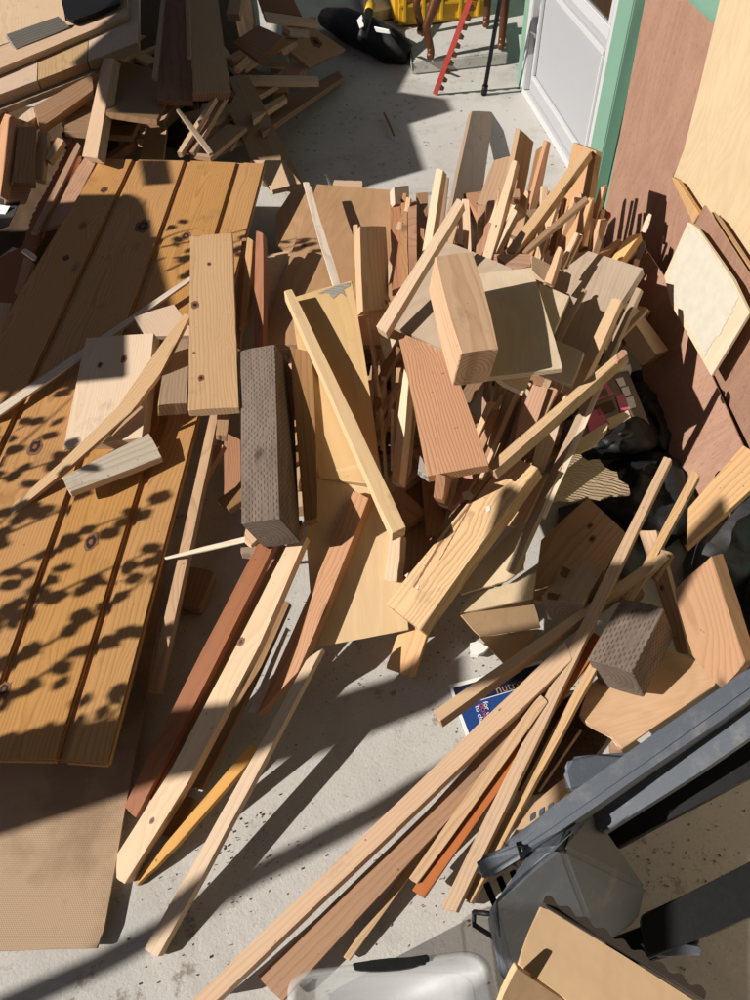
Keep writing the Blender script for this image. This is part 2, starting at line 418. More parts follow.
def solid(name, mat, V, F, parent=None, bev=.002, seg=2, smooth=False, diss=0):
    """faceted piece from (photo x, photo y, height) corners"""
    Wd = [at(*v) if not isinstance(v, Vector) else v for v in V]
    c = sum(Wd, Vector())/len(Wd)
    bm = bmesh.new(); vs = [bm.verts.new(w-c) for w in Wd]
    if F is None:
        r_ = bmesh.ops.convex_hull(bm, input=bm.verts[:]); bmesh.ops.delete(bm, geom=[v for v in bm.verts if not v.link_faces], context='VERTS')
    for f in F or (): bm.faces.new([vs[i] for i in f])
    if diss: bmesh.ops.dissolve_limit(bm, angle_limit=math.radians(diss), verts=bm.verts[:], edges=bm.edges[:])
    bmesh.ops.recalc_face_normals(bm, faces=bm.faces[:])
    if bev: bmesh.ops.bevel(bm, geom=bm.edges[:], offset=bev, segments=seg, affect='EDGES')
    return link(name, bm, mat, Matrix.Translation(c), parent, smooth)
def boxat(name, mat, lo, hi, M, parent=None, bev=.002):
    bm = bmesh.new(); bmesh.ops.create_cube(bm, size=1)
    for v in bm.verts: v.co = Vector([(l+h)/2+(h-l)*k for l, h, k in zip(lo, hi, v.co)])
    if bev: bmesh.ops.bevel(bm, geom=bm.edges[:], offset=bev, segments=2, affect='EDGES')
    return link(name, bm, mat, M, parent)
def tube_bm(bm, pts_, rads, n=10, cap=True):
    prev = None; rings = []
    for i, p in enumerate(pts_):
        d = (pts_[min(i+1, len(pts_)-1)]-pts_[max(i-1, 0)]).normalized()
        a = d.cross(Vector((0, 0, 1)));
        if a.length < .1: a = d.cross(Vector((1, 0, 0)))
        a.normalize(); b = d.cross(a)
        r = rads[i] if isinstance(rads, (list, tuple)) else rads
        rings.append([bm.verts.new(p+(a*math.cos(k/n*math.tau)+b*math.sin(k/n*math.tau))*r) for k in range(n)])
    for i in range(len(rings)-1):
        for k in range(n): bm.faces.new((rings[i][k], rings[i][(k+1) % n], rings[i+1][(k+1) % n], rings[i+1][k]))
    if cap: bm.faces.new(rings[0][::-1]); bm.faces.new(rings[-1])
def tube(name, mat, P, r, parent=None, n=10):
    bm = bmesh.new(); tube_bm(bm, P, r, n); bmesh.ops.recalc_face_normals(bm, faces=bm.faces[:])
    return link(name, bm, mat, None, parent, True)
# ------------------------------------------------------------------ ground
bm = bmesh.new()
for x, y in ((-60, -40), (60, -40), (60, 80), (-60, 80)): bm.verts.new((x, y, 0))
bm.faces.new(bm.verts[:])
tag(link('ground', bm, 'concrete'), 'pale worn concrete yard floor with dirt specks', 'ground', kind='structure')

# ------------------------------------------------------------------ house wall, door, boards standing against it
WA = at(525, 94); WB = at(559, 150); WD = (WB-WA).normalized(); WN = Vector((WD.y, -WD.x, 0))   # WN points into the yard
def wl(t, off, h): return WA+WD*t+WN*off+Vector((0, 0, h))
WM = Matrix((WN, WD, Vector((0, 0, 1)))).transposed().to_4x4(); WM.translation = WA
def wbox(name, mat, lo, hi, M, parent=None, bev=.002):      # lo, hi: along the wall, out from it, up
    return boxat(name, mat, (lo[1], lo[0], lo[2]), (hi[1], hi[0], hi[2]), M, parent, bev)
house = empty('house_wall', WA, 'mint green house wall beside the pile, door and casing set into it', 'wall')
wbox('siding', 'teal', (1.10, -.12, 0), (7.0, -.004, 2.6), WM, house)
wbox('siding', 'teal', (-.02, -.12, 2.12), (1.096, -.004, 2.6), WM, house)
wbox('corner_post', 'teal', (-.13, -.12, 0), (-.024, .012, 2.6), WM, house, bev=.006)
wbox('recessed_wall', 'teal', (-3.2, -.50, 0), (-.14, -.40, 2.6), WM, house)
wbox('casing', 'teal', (1.03, -.002, 0), (1.15, .045, 2.2), WM, house, bev=.004)
door = empty('exterior_door', WA, 'white panelled door with a small window, standing in the mint green wall', 'door')
wbox('threshold', 'trimwhite', (-.02, -.05, 0), (1.03, .012, .03), WM, door)
wbox('jamb', 'trimwhite', (-.02, -.10, .031), (.035, .022, 2.1), WM, door, bev=.004)
wbox('jamb', 'trimwhite', (.965, -.10, .031), (1.027, .030, 2.1), WM, door, bev=.004)
slabd = wbox('door_slab', 'doorwhite', (.04, -.05, .035), (.960, -.006, 2.08), WM, door)
for lo, hi in (((.10, -.005, .10), (.90, .010, .118)), ((.10, -.005, .455), (.90, .010, .473)), ((.10, -.005, .1185), (.118, .010, .4545)), ((.882, -.005, .1185), (.90, .010, .4545))):
    wbox('moulding', 'trimwhite', lo, hi, WM, slabd, bev=.003)
for lo, hi in (((.13, -.005, .51), (.93, .014, .55)), ((.13, -.005, 1.85), (.93, .014, 1.89)), ((.13, -.005, .5505), (.16, .014, 1.8495)), ((.90, -.005, .5505), (.93, .014, 1.8495))):
    wbox('window_frame', 'trimwhite', lo, hi, WM, slabd, bev=.004)
wbox('window_pane', 'glass', (.161, -.005, .551), (.899, .001, 1.849), WM, slabd, bev=0)
wbox('hinge', 'steel', (.030, .0225, .20), (.042, .027, .27), WM, door, bev=.001)

def wallsheet(name, mat, poly, off0, off1, h1, th, label, cat='plywood sheet', kn=None):
    """a sheet leaning on the wall: foot off0 out from it, touching it (off1) at height h1; outline from photo points"""
    A = wl(0, off0, 0); B = wl(1, off0, 0); C = wl(0, off1, h1)
    X = (B-A).normalized(); N = X.cross(C-A).normalized()
    if N.dot(WN) < 0: N = -N
    Y = N.cross(X); Wd = [onplane(x, y, A, N) for x, y in pts(poly)]
    c = sum(Wd, Vector())/len(Wd); M = Matrix((Y, -X, N)).transposed().to_4x4(); M.translation = c
    L = [M.inverted() @ w for w in Wd]
    if sum(L[i].x*L[(i+1) % len(L)].y-L[(i+1) % len(L)].x*L[i].y for i in range(len(L))) < 0: L.reverse()
    bm = bmesh.new(); top = [bm.verts.new((p.x, p.y, 0)) for p in L]; bot = [bm.verts.new((p.x, p.y, -th)) for p in L]; n = len(L)
    bm.faces.new(top); bm.faces.new(bot[::-1])
    for i in range(n): bm.faces.new((top[i], bot[i], bot[(i+1) % n], top[(i+1) % n]))
    bmesh.ops.bevel(bm, geom=bm.edges[:], offset=.001, segments=1, affect='EDGES')
    return tag(link(name, bm, mat, M), label, cat)
wallsheet('brown_plywood_sheet', 'lauan', '645,0 686,0 715,27 684,150 672,178 696,222 800,540 690,640 600,330 604,215 617,150', .06, .014, .78, .006, 'tall reddish brown plywood sheet standing against the wall beside the green casing')
wallsheet('pale_plywood_sheet', 'birch', '722,-10 700,85 684,150 672,180 700,228 800,390 900,300 900,-40', .045, .012, 1.3, .007, 'wide pale cream plywood sheet leaning on the wall beyond the reddish brown one')
tag(wbox('bounce_cover_sheet', 'birch', (2.9, .03, .003), (5.2, .042, 1.25), WM), 'cream plywood sheet added against the wall, out of view, to stop green bounce', 'plywood sheet')  # unseen sheet added to keep green bounce off the floor
wallsheet('yellow_edge_batten', 'honey', '671,177 677,180 699,214 693,224', .085, .06, .78, .012, 'thin honey coloured batten at the lower edge of the cream sheet', 'batten')
wallsheet('brown_plywood_offcut', 'lauan', '704,205 750,277 800,360 800,470 742,446 712,376 694,226', .13, .085, .6, .006, 'reddish brown plywood offcut with a pointed corner, leaning beneath the cream sheet', 'plywood offcut')
wallsheet('narrow_batten', 'plytan', '711,212 718,219 760,282 760,296 752,290', .10, .06, .7, .010, 'narrow batten standing between the cream sheet and the pointed brown offcut', 'batten')
w_ = wallsheet('stained_plywood_board', 'plywhite', '688,222 697,228 733,280 749,313 711,376 671,305 664,276', .20, .13, .55, .008, 'four sided pale plywood board with a white painted centre leaning on brown sheets', 'board')
wallsheet('floor_sheet', 'lauan', '640,240 664,276 712,376 745,450 712,585 690,575 660,480 646,400 636,330', .27, .0, .42, .006, 'reddish brown plywood sheet sloping down to the floor under the painted board')
# white paint on the stained board
A_ = wl(0, .20, 0); N_ = WD.cross(wl(0, .13, .55)-A_).normalized(); N_ = N_ if N_.dot(WN) > 0 else -N_
bm = bmesh.new(); rr = random.Random(3)
core = pts('687,226 695,231 712,252 728,276 738,296 729,318 716,338 704,357 695,338 682,312 673,300 667,279')
fine = [(core[i][0]+(core[(i+1) % len(core)][0]-core[i][0])*k/7, core[i][1]+(core[(i+1) % len(core)][1]-core[i][1])*k/7) for i in range(len(core)) for k in range(7)]
vs = [bm.verts.new(onplane(x+rr.uniform(-1.6, 1.6), y+rr.uniform(-1.3, 1.3), A_+N_*.0012, N_)) for x, y in fine]
bm.faces.new(vs); link('paint_patch', bm, 'whitepaint', None, w_)

# ------------------------------------------------------------------ things near the far slab
SL = [(405, 30, .06), (505, 12, .06), (508, 52, .06), (413, 62, .06)]
sl = solid('concrete_slab', 'concrete', [at(*v) for v in SL]+[at(*v)-Vector((0, 0, .058)) for v in SL], [(0, 1, 2, 3), (7, 6, 5, 4), (0, 4, 5, 1), (1, 5, 6, 2), (2, 6, 7, 3), (3, 7, 4, 0)], bev=.006)
tag(sl, 'thick grey concrete slab on the yard floor under the bronze dog', 'slab')
# bronze dog statue: one body on four legs
paws = [at(421, 34, .06), at(431, 59, .06), at(486, 27, .06), at(501, 49, .06)]
ctr = sum(paws, Vector())/4
fw = ((paws[2]+paws[3])/2-(paws[0]+paws[1])/2).normalized()
bm = bmesh.new(); sk = bm.verts.layers.skin.verify()
def sv(p, r):
    v = bm.verts.new(p); v[sk].radius = (r, r); return v
up = lambda z: Vector((0, 0, z))
hip = sv(ctr-fw*.17+up(.50), .085); v_ = hip; mid = sv(ctr+up(.48), .085); ch = sv(ctr+fw*.16+up(.49), .11); nk = sv(ctr+fw*.27+up(.64), .06); hd = sv(ctr+fw*.33+up(.74), .062); mz = sv(ctr+fw*.45+up(.72), .03)
for a, b in ((hip, mid), (mid, ch), (ch, nk), (nk, hd), (hd, mz)): bm.edges.new((a, b))
t1 = sv(ctr-fw*.30+up(.50), .02); t2 = sv(ctr-fw*.42+up(.60), .012); bm.edges.new((hip, t1)); bm.edges.new((t1, t2))
for i, p in enumerate(paws):
    root = hip if i < 2 else ch
    a = sv(p+up(.30)+(fw*.04 if i < 2 else -fw*.01), .034); b = sv(p+up(.14)-(fw*.03 if i < 2 else fw*0), .021); c = sv(p+up(.035), .019); d = sv(p+up(.02)+Vector((-.01, -.05, 0)), .022)
    for q, r in ((root, a), (a, b), (b, c), (c, d)): bm.edges.new((q, r))
me = bpy.data.meshes.new('dog_statue'); bm.to_mesh(me); bm.free(); me.materials.append(MATS['bronze'])
dog = bpy.data.objects.new('dog_statue', me); COL.objects.link(dog)
for i, v in enumerate(me.skin_vertices[0].data): v.use_root = (i == 0)
m_ = dog.modifiers.new('s', 'SKIN'); m_.use_smooth_shade = True
m_ = dog.modifiers.new('u', 'SUBSURF'); m_.levels = 2; m_.render_levels = 2
tag(dog, 'rust brown metal dog statue standing on the concrete slab', 'statue')

# yellow crate behind the slab
c0 = at(396, 30); c1 = at(486, 22); cx = (c1-c0).normalized(); cy = Vector((-cx.y, cx.x, 0)); CM = Matrix((cx, cy, Vector((0, 0, 1)))).transposed().to_4x4(); CM.translation = c0; cw = (c1-c0).length
cr = empty('yellow_crate', c0, 'yellow plastic crate with raised ribs behind the dog statue', 'crate')
boxat('crate_body', 'yellowplastic', (0, .01, .01), (cw, .35, .34), CM, cr, bev=.02)
boxat('crate_rim', 'yellowplastic', (-.015, -.005, .34), (cw+.015, .365, .37), CM, cr, bev=.008)
for k in range(5): boxat('crate_rib', 'yellowplastic', (.04+k*(cw-.1)/4, -.008, .03), (.06+k*(cw-.1)/4, .012, .335), CM, cr, bev=.004)
for h in (.10, .22): boxat('crate_rib', 'yellowplastic', (.02, -.005, h), (cw-.02, .0105, h+.02), CM, cr, bev=.004)

# red toothed bar, black pole
a = at(435, 94, .005); b = at(470, 0, .42); d = (b-a)
tb = empty('toothed_bar', a, 'red metal bar with a row of teeth leaning up from the floor before the slab', 'bar')
xx = d.normalized(); yy = xx.cross((CAM-a).normalized()).normalized(); zz = xx.cross(yy)
if zz.dot(CAM-a) < 0: zz = -zz
TM = Matrix((xx, yy, zz)).transposed().to_4x4(); TM.translation = a
boxat('bar_rail', 'redpaint', (0, -.012, -.006), (1.5, .012, .006), TM, tb)
side = 1 if (proj(a+yy*.05)-proj(a)).x > 0 else -1
bm = bmesh.new()
for k in range(34):
    x0 = .03+k*.043
    for z0 in (-.004,):
        q = [bm.verts.new((x0, side*.0125, z0)), bm.verts.new((x0+.026, side*.0125, z0)), bm.verts.new((x0+.018, side*.032, z0)), bm.verts.new((x0+.006, side*.032, z0))]
        q2 = [bm.verts.new((v.co.x, v.co.y, .004)) for v in q]
        bm.faces.new(q); bm.faces.new(q2[::-1])
        for i in range(4): bm.faces.new((q[i], q2[i], q2[(i+1) % 4], q[(i+1) % 4]))
link('teeth', bm, 'bronze', TM, tb)
a = at(484, 94, .005); b = at(500, 0, .42)
pl = empty('black_pole', a, 'thin black pole with a rubber tip standing before the dog statue', 'pole')
tube('shaft', 'blackplastic', [a+(b-a)*.06, a+(b-a)*3.2], .010, pl); tube('rubber_tip', 'blackplastic', [a, a+(b-a)*.10], .0145, pl)

# black bag and odds and ends at the top
bm = bmesh.new()
P_ = [at(325, 16, .06), at(345, 26, .08), at(370, 36, .08), at(392, 46, .075), at(408, 54, .05)]
tube_bm(bm, P_, [.04, .075, .08, .075, .04], 14)
for v in bm.verts: v.co += Vector((random.uniform(-.008, .008), random.uniform(-.008, .008), random.uniform(-.01, .01)))
bmesh.ops.recalc_face_normals(bm, faces=bm.faces[:])
tag(link('duffel_bag', bm, 'blackbag', None, None, True), 'long black bag slumped on the shaded concrete', 'bag')
W('paving_stone', 'concrete', '358,-15 408,-18 400,6 366,14', .06, .06, .05, 'rough grey stone lying behind the black bag', cat='stone', jag=.004)
tl = empty('hand_tool', at(368, 15, .1), 'black tool with a yellow collar lying across the black bag', 'tool')
tube('handle', 'blackplastic', [at(362, 38, .2), at(369, 12, .25)], .022, tl); tube('collar', 'yellowplastic', [at(369, 12, .25), at(371, 5, .26)], .024, tl); tube('shaft', 'steel', [at(371, 5, .26), at(376, -20, .3)], .016, tl)
W('white_scrap', 'paper', '357,20 362,14 364,26 360,28', .24, .24, .004, 'small white scrap on top of the black bag', cat='scrap')
W('white_bracket', 'paper', '374,27 388,30 390,34 376,32', .24, .22, .004, 'folded white card piece at the edge of the black bag', cat='scrap')

# ------------------------------------------------------------------ boarded platform with leaf shadows (tongue and groove boards joined edge to edge)
pf = empty('plank_platform', at(90, 460, .1), 'honey stained tongue and groove platform with dark knots and leaf shadows', 'platform')
PFA = ((150, 159), (20, 762)); ZA, ZB = .26, .11
A, B, X, N = frame(None, ZA, ZB, 0, PFA)
def pf_slab(name, poly, drop, th, kn=None, mat='deck'):
    P = pts(poly); A2 = A-N*drop
    Wd = [onplane(x, y, A2, N) for x, y in P]; c = sum(Wd, Vector())/len(Wd)
    a = (Wd[0]+Wd[1])/2; b = (Wd[2]+Wd[3])/2; x = (b-a).normalized(); y = N.cross(x)
    M = Matrix((x, y, N)).transposed().to_4x4(); M.translation = c; L = [M.inverted() @ w for w in Wd]
    if sum(L[i].x*L[(i+1) % 4].y-L[(i+1) % 4].x*L[i].y for i in range(4)) < 0: L.reverse()
    bm = bmesh.new(); top = [bm.verts.new((p.x, p.y, 0)) for p in L]; bot = [bm.verts.new((p.x, p.y, -th)) for p in L]
    bm.faces.new(top); bm.faces.new(bot[::-1])
    for i in range(4): bm.faces.new((top[i], bot[i], bot[(i+1) % 4], top[(i+1) % 4]))
    bmesh.ops.bevel(bm, geom=[e for e in bm.edges], offset=.0035, segments=2, affect='EDGES')
    for kx, ky, r in kn or ():
        cc = M.inverted() @ onplane(kx, ky, A, N); rad = r/FP*(onplane(kx, ky, A, N)-CAM).length
        for f_, z_, mi in ((1.0, .0005, 2), (.66, .0009, 1), (.28, .0012, 2)):
            vs = []
            for k in range(18):
                an = k/18*math.tau; q = rad*f_*(1+random.uniform(-.15, .15)); vs.append(bm.verts.new((cc.x+math.cos(an)*q*1.3, cc.y+math.sin(an)*q*.85, z_)))
            bm.faces.new(vs).material_index = mi
    return link(name, bm, [mat, 'knot', 'knotlight'], M, pf)
pf_slab('plank', '100,158 133,159 -146,760 -262,760', 0, .019, [(66, 258, 3.5), (104, 190, 4)])
pf_slab('plank', '138,159 185,160 -27,760 -137,760', 0, .019, [(143, 226, 8), (35, 447, 8)])
pf_slab('plank', '190,160 237,162 56,761 -17,760', 0, .019, [(186, 236, 5), (91, 542, 8), (4, 690, 6)])
pf_slab('plank', '243,162 265,163 108,765 64,762', 0, .019)
pf_slab('tongue_layer', '102,160 262,163 106,762 -250,758', .0085, .009, mat='deck')
W('hardboard_sheet', 'hardboard', '168,560 147,690 104,928 97,948 -120,956 -90,560', .035, .02, .006, 'brown woven backed hardboard sheet on the concrete under the boarded platform', cat='hardboard', ax=((40, 560), (20, 950)), bev=.0008)
W('lid_board', 'plypink', '137,159 170,160 168,181 139,183', .262, .262, .001, 'x') if False else None

# ------------------------------------------------------------------ pieces lying on the platform
W('short_board', 'pine', '190,236 232,233 239,407 188,410', .335, .34, .019, 'upright lying knotty tan board with a round metal fixing near its top end', kn=[(209, 264, 2.5), (201, 378, 4), (194, 353, 2), (195, 305, 5)])
W('square_board', 'pale', '86,338 154,333 142,437 63,449', .25, .19, .032, 'wide pale square cut board lying on the platform beneath the bent strip', sd=(6, 0), kn=[(100, 365, 3), (124, 359, 4)])
W('wedge_block', 'pale', '134,317 174,304 196,335 146,336', .25, .24, .04, 'light angular block poking out above the pale square cut board', sd=(2, 6))
W('short_board', 'pine', '168,339 189,339 187,403 158,405', .27, .27, .035, 'narrow tan board half under the knotty board, dark gap along one side', sd=(0, 6))
W('thin_lath', 'whitewood', '190,276 190,281 0,415 -14,421 -14,414', .245, .19, .006, 'long thin cream lath crossing the shaded platform diagonally', ax=((190, 279), (-14, 417)))
W('bent_strip', 'pine', '184,313 190,316 161,372 131,412 66,470 -10,532 -10,524 60,463 118,407 149,361', .285, .175, .010, 'crooked tan strip bending across the pale square board and the platform', ax=((150, 365), (40, 487)), cat='strip')
W('grained_board', 'whitewood', '62,477 149,433 162,457 70,492', .21, .20, .022, 'small white board with strong grain and leaf shadows on the platform', sd=(2, 5), ax=((66, 484), (156, 445)))
W('thin_strip', 'brown', '141,405 143,407 112,436 110,434', .26, .22, .006, 'sliver of shaded wood lying across the corner of the square board')

# ------------------------------------------------------------------ pile at the top corner (mostly shaded)
gp = empty('glued_panel', at(60, 60, .5), 'thick light glued timber slab with a raised rail, tilted at the top of the pile', 'timber slab')
slab('seamed_plank', 'pale', '92,-60 138,-60 138,42 88,61', .36, .35, .035, ax=((60, -60), (60, 90)), parent=gp)
slab('seamed_plank', 'pine', '40,-60 91,-60 87,61.5 38,80', .36, .35, .035, ax=((60, -60), (60, 90)), parent=gp)
slab('seamed_plank', 'pale', '-60,-60 39,-60 37,80.5 -60,117', .36, .35, .035, ax=((60, -60), (60, 90)), parent=gp)
slab('rail', 'pale', '127,-3 128,15 -60,93 -60,70', .376, .376, .022, parent=gp)
W('weathered_board', 'silver', '6,34 58,16 70,27 16,49', .40, .40, .02, 'short weathered board with pale and grey streaks on the glued timber slab', sd=(0, 4), ax=((8, 42), (64, 21)))
W('notched_board', 'pale', '-20,-20 56,-20 66,22 -20,52', .376, .376, .012, 'light notched board at the very corner of the picture beside the weathered board', ax=((20, -20), (20, 38)))
W('black_case', 'blackplastic', '57,-20 126,-20 120,3 73,21 66,18', .40, .40, .012, 'black plastic case resting on the glued timber slab', ax=((92, -20), (75, 18)), bev=.004)
W('burnt_board', 'gray', '-20,107 92,63 96,72 -20,118', .315, .315, .02, 'dark rough edged board pressed under the glued timber slab', jag=.003, ax=((-20, 112), (94, 67)))
W('leaning_stick', 'pine', '103,58 114,58 97,158 82,156', .36, .28, .030, 'sunlit square stick standing under the glued timber slab', sd=(6, 4))
W('fir_block', 'fir', '34,106 40,128 93,90 92,74', .30, .32, .035, 'reddish thick board lying in shade below the glued timber slab', sd=(2, 6), ax=((37, 117), (92, 82)))
W('sawn_offcut', 'pale', '17,119 33,106 36,117 18,128', .29, .29, .04, 'bright sawn end of a light offcut below the glued timber slab')
W('shaded_board', 'brown', '68,104 142,113 132,136 64,131', .26, .25, .022, 'dark wide board lying level behind the sunlit square stick', sd=(0, 5), ax=((68, 118), (137, 124)))
W('shaded_board', 'brown', '112,58 178,76 157,120 106,112', .29, .27, .02, 'dark board under two long hanging boards', sd=(0, 5), ax=((110, 85), (167, 98)))
W('long_dark_board', 'brown', '189,-30 214,-30 231,92 196,93', .46, .34, .032, 'widest of the shaded boards with a lighter sawn edge, sloping down towards the platform', sd=(-2, 8))
W('long_dark_board', 'brown', '167,-30 187,-30 193,101 157,99', .42, .31, .02, 'narrower shaded brown board lying against the widest shaded board', sd=(0, 6))
W('upright_strip', 'dull', '184,-30 187,-30 191,56 187,57', .49, .42, .01, 'thin pale strip between the two long shaded boards')
W('upright_strip', 'dull', '164,-30 168,-30 157,78 152,77', .45, .36, .012, 'thin grey strip along the edge of the narrower shaded board')
W('rail_strip', 'pine', '214,94 218,94 182,152 177,152', .32, .27, .02, 'one of two narrow shaded rails running down to the platform, upper one', cat='strip')
W('rail_strip', 'fir', '223,94 228,94 194,152 189,152', .30, .26, .02, 'one of two narrow shaded rails running down to the platform, lower one', cat='strip')
W('rail_board', 'cedar', '218,94 224,94 190,152 182,152', .29, .25, .01, 'dark red board filling the gap between two narrow shaded rails')
W('small_stick', 'dull', '176,109 179,108 213,152 209,154', .35, .28, .01, 'short dark stick crossing over the two narrow rails')
W('wide_plank', 'dull', '228,108 248,74 306,190 262,182', .20, .03, .02, 'wide dull plank sloping down to the concrete above the platform corner', ax=((238, 90), (284, 186)))
W('pale_offcut', 'pale', '250,160 283,160 301,183 272,190', .10, .085, .02, 'sunlit pale offcut by the platform corner below the dull plank', sd=(1, 5), ax=((268, 160), (285, 187)))
W('floor_board', 'brown', '249,119 338,71 343,77 262,133', .12, .03, .02, 'dull board lying on the concrete, low end towards the black bag', sd=(2, 4), ax=((255, 126), (340, 74)))
W('lit_strip', 'pine', '251,113 284,94 287,98 253,121', .16, .14, .02, 'short strip lying above the dull board on the concrete', ax=((252, 117), (285, 96)))
W('half_lit_strip', 'pale', '245,75 318,76 319,82 246,81', .20, .17, .02, 'strip whose end catches the sun beside the black bag', ax=((245, 78), (318, 79)))
W('tilted_board', 'pine', '288,50 315,28 345,49 309,68', .18, .10, .02, 'knotty board tilted on the pile nearest the black bag', sd=(2, 4), kn=[(316, 42, 5)], ax=((300, 36), (328, 60)))
W('dark_block', 'brown', '233,42 258,25 285,37 257,60', .30, .28, .035, 'dark square block with a light sawn edge on the shaded pile', sd=(4, 6), ax=((246, 34), (271, 48)))
W('bright_strip', 'pale', '263,11 316,19 318,24 266,18', .30, .26, .02, 'bright strip end catching sun above the shaded pile, upper one', ax=((264, 14), (317, 22)))
W('bright_strip', 'plywhite', '282,26 308,27 309,33 290,31', .26, .24, .02, 'bright strip end catching sun above the shaded pile, lower stub', ax=((283, 28), (308, 30)))
W('brown_board', 'cedar', '252,-20 285,-20 302,16 262,10', .34, .26, .02, 'brown board at the top edge behind the bright strip ends', ax=((268, -20), (282, 13)))
W('post_end', 'fir', '234,-30 247,-30 239,14 226,14', .40, .34, .03, 'narrow fir board standing beside the widest shaded board', sd=(2, 3), cat='board')
W('stub', 'pine', '235,68 247,55 250,60 240,70', .26, .25, .02, 'tiny light stub under the dark square block', cat='offcut')
W('stub', 'dull', '260,55 288,55 288,61 262,63', .20, .20, .02, 'flat dull stub under the knotty tilted board', cat='offcut')
W('stub', 'pine', '281,50 296,41 298,46 284,56', .20, .18, .015, 'small light stub tucked behind the knotty tilted board', cat='offcut')
W('edge_board', 'brown', '18,126 37,128 36,184 12,182', .30, .24, .02, 'dark upright board under the sawn offcut at the picture edge', sd=(0, 4))
W('edge_stick', 'pine', '38,131 48,131 43,180 34,178', .27, .22, .02, 'short sunlit stick between two dark boards near the platform corner', sd=(3, 3))
W('edge_stick', 'pine', '57,137 64,140 50,162 45,158', .27, .24, .02, 'tiny slanted sunlit stick above the dark corrugated board')
W('edge_stick', 'salmon', '-4,112 13,116 0,196 -16,190', .30, .22, .03, 'thick sunlit stick at the picture edge below the burnt board', sd=(6, 2))
W('chunk', 'pine', '4,184 32,184 26,198 5,201', .20, .18, .05, 'sunlit chunk of timber above the silver sheet', sd=(1, 6), ax=((4, 192), (30, 191)), cat='wood block')
W('wavy_board', 'cedar', '73,138 82,160 27,262 8,330 -10,350 -10,262 22,246 34,212', .22, .16, .012, 'dark wavy brown board along the platform edge', ax=((78, 148), (0, 320)), jag=.004)
W('edge_lath', 'salmon', '77,142 81,146 37,232 31,232', .25, .21, .012, 'slim reddish lath lying on the dark wavy board')
W('flat_offcut', 'salmon', '84,158 97,160 66,222 38,231', .235, .20, .012, 'reddish offcut wedged between the slim lath and the platform', ax=((90, 159), (50, 228)))
W('white_sliver', 'whitewood', '21,251 26,248 37,256 34,260', .24, .23, .006, 'short white sliver beside the platform edge')
W('edge_offcut', 'salmon', '24,257 33,261 22,290 14,292', .21, .19, .015, 'small reddish offcut at the platform edge under the white sliver')
W('edge_offcut', 'pine', '-10,302 12,303 0,332 -10,338', .20, .18, .015, 'tan offcut cut off by the picture edge beside the platform')
W('silver_sheet', 'slate', '-10,195 21,199 8,226 -10,232', .16, .14, .003, 'crumpled silvery sheet at the picture edge', cat='sheet')
W('silver_sheet_edge', 'paper', '-10,203 10,206 4,216 -10,216', .164, .146, .001, 'white crumpled paper on the silvery sheet', cat='paper')
# ------------------------------------------------------------------ centre of the pile
W('upright_strip', 'brown', '242,238 247,238 240,345 234,345', .30, .26, .02, 'dark strip standing just beyond the knotty tan board')
W('upright_strip', 'fir', '247,237 253,240 246,318 239,330', .33, .28, .018, 'brown strip with a rounded end beside the knotty tan board', sd=(3, 1))
W('upright_strip', 'cedar', '256,230 263,233 263,346 254,346', .34, .28, .02, 'reddish strip with a pointed end standing above the grey slotted post', sd=(3, 1))
W('small_sheet', 'plypink', '266,255 292,250 298,346 266,346', .22, .24, .012, 'pinkish small sheet standing behind the grey slotted post', cat='plywood sheet')
W('curved_sheet', 'plytan', '276,214 292,190 312,186 318,230 292,256 276,244', .15, .16, .010, 'tan sheet with a curved edge and branch shadows, by the platform corner', cat='plywood sheet', ax=((300, 188), (290, 250)))
W('wide_sheet', 'plytan', '317,184 391,190 403,196 402,345 262,345 290,256', .20, .26, .012, 'widest tan plywood sheet lying behind the thin pale strip', cat='plywood sheet', ax=((360, 188), (332, 345)), kn=[(304, 246, 4)])
W('tan_offcut', 'pine', '334,180 362,181 362,190 332,190', .12, .12, .02, 'rough offcut peeping over the top edge of the widest tan sheet', jag=.002, ax=((333, 185), (362, 186)))
W('pale_strip', 'whitewood', '303,182 309,182 341,284 333,285', .30, .34, .010, 'thin straight pale strip lying down the middle of the widest tan sheet')
W('yellow_board', 'yellow', '290,298 352,280 383,485 318,478', .365, .275, .019, 'wide yellow glued board with a grey scorch at its upper end', ax=((321, 289), (350, 481)), bev=.002)
patch(bpy.data.objects['yellow_board'], 'scorch_mark', 'silver', '318,294 330,288 344,283 351,282 350,287 344,290 346,297 340,293 334,298 328,293', .0008, .9)
W('pale_wide_sheet', 'plyyellow', '316,474 366,462 396,520 409,630 319,647 310,590 305,523 314,516', .28, .10, .010, 'cream plywood sheet with a pointed corner running out from under the yellow board', cat='plywood sheet', ax=((342, 470), (364, 640)))
W('edge_standing_strip', 'yellow', '284,291 292,289 406,527 392,533', .40, .305, .032, 'yellow strip standing on edge on the wide yellow board, casting a black shadow', cat='strip')
W('red_fir_strip', 'salmon', '353,491 369,498 298,672 256,716 272,678', .27, .09, .035, 'smooth salmon coloured strip with a slanted cut lower end over the cream sheet', sd=(6, 3), ax=((361, 495), (280, 688)), cat='strip')
W('slotted_post', 'treated', '240,351 275,344 280,518 241,524', .35, .345, .088, 'thick grey slotted post lying upright beside the yellow board', sd=(14, 10), bev=.002)
W('shaded_board', 'brown', '290,347 312,352 318,518 304,522', .34, .28, .02, 'narrow brown board in the shadow of the grey slotted post')
W('tan_board', 'pine', '360,226 386,226 389,308 363,311', .36, .36, .02, 'short tan board with a clipped lower corner on the widest tan sheet', sd=(-3, 1), kn=[(386, 302, 3)])
W('thin_strip', 'pale', '353,225 358,224 362,300 357,282', .36, .34, .012, 'thin light strip touching the side of the short tan board')
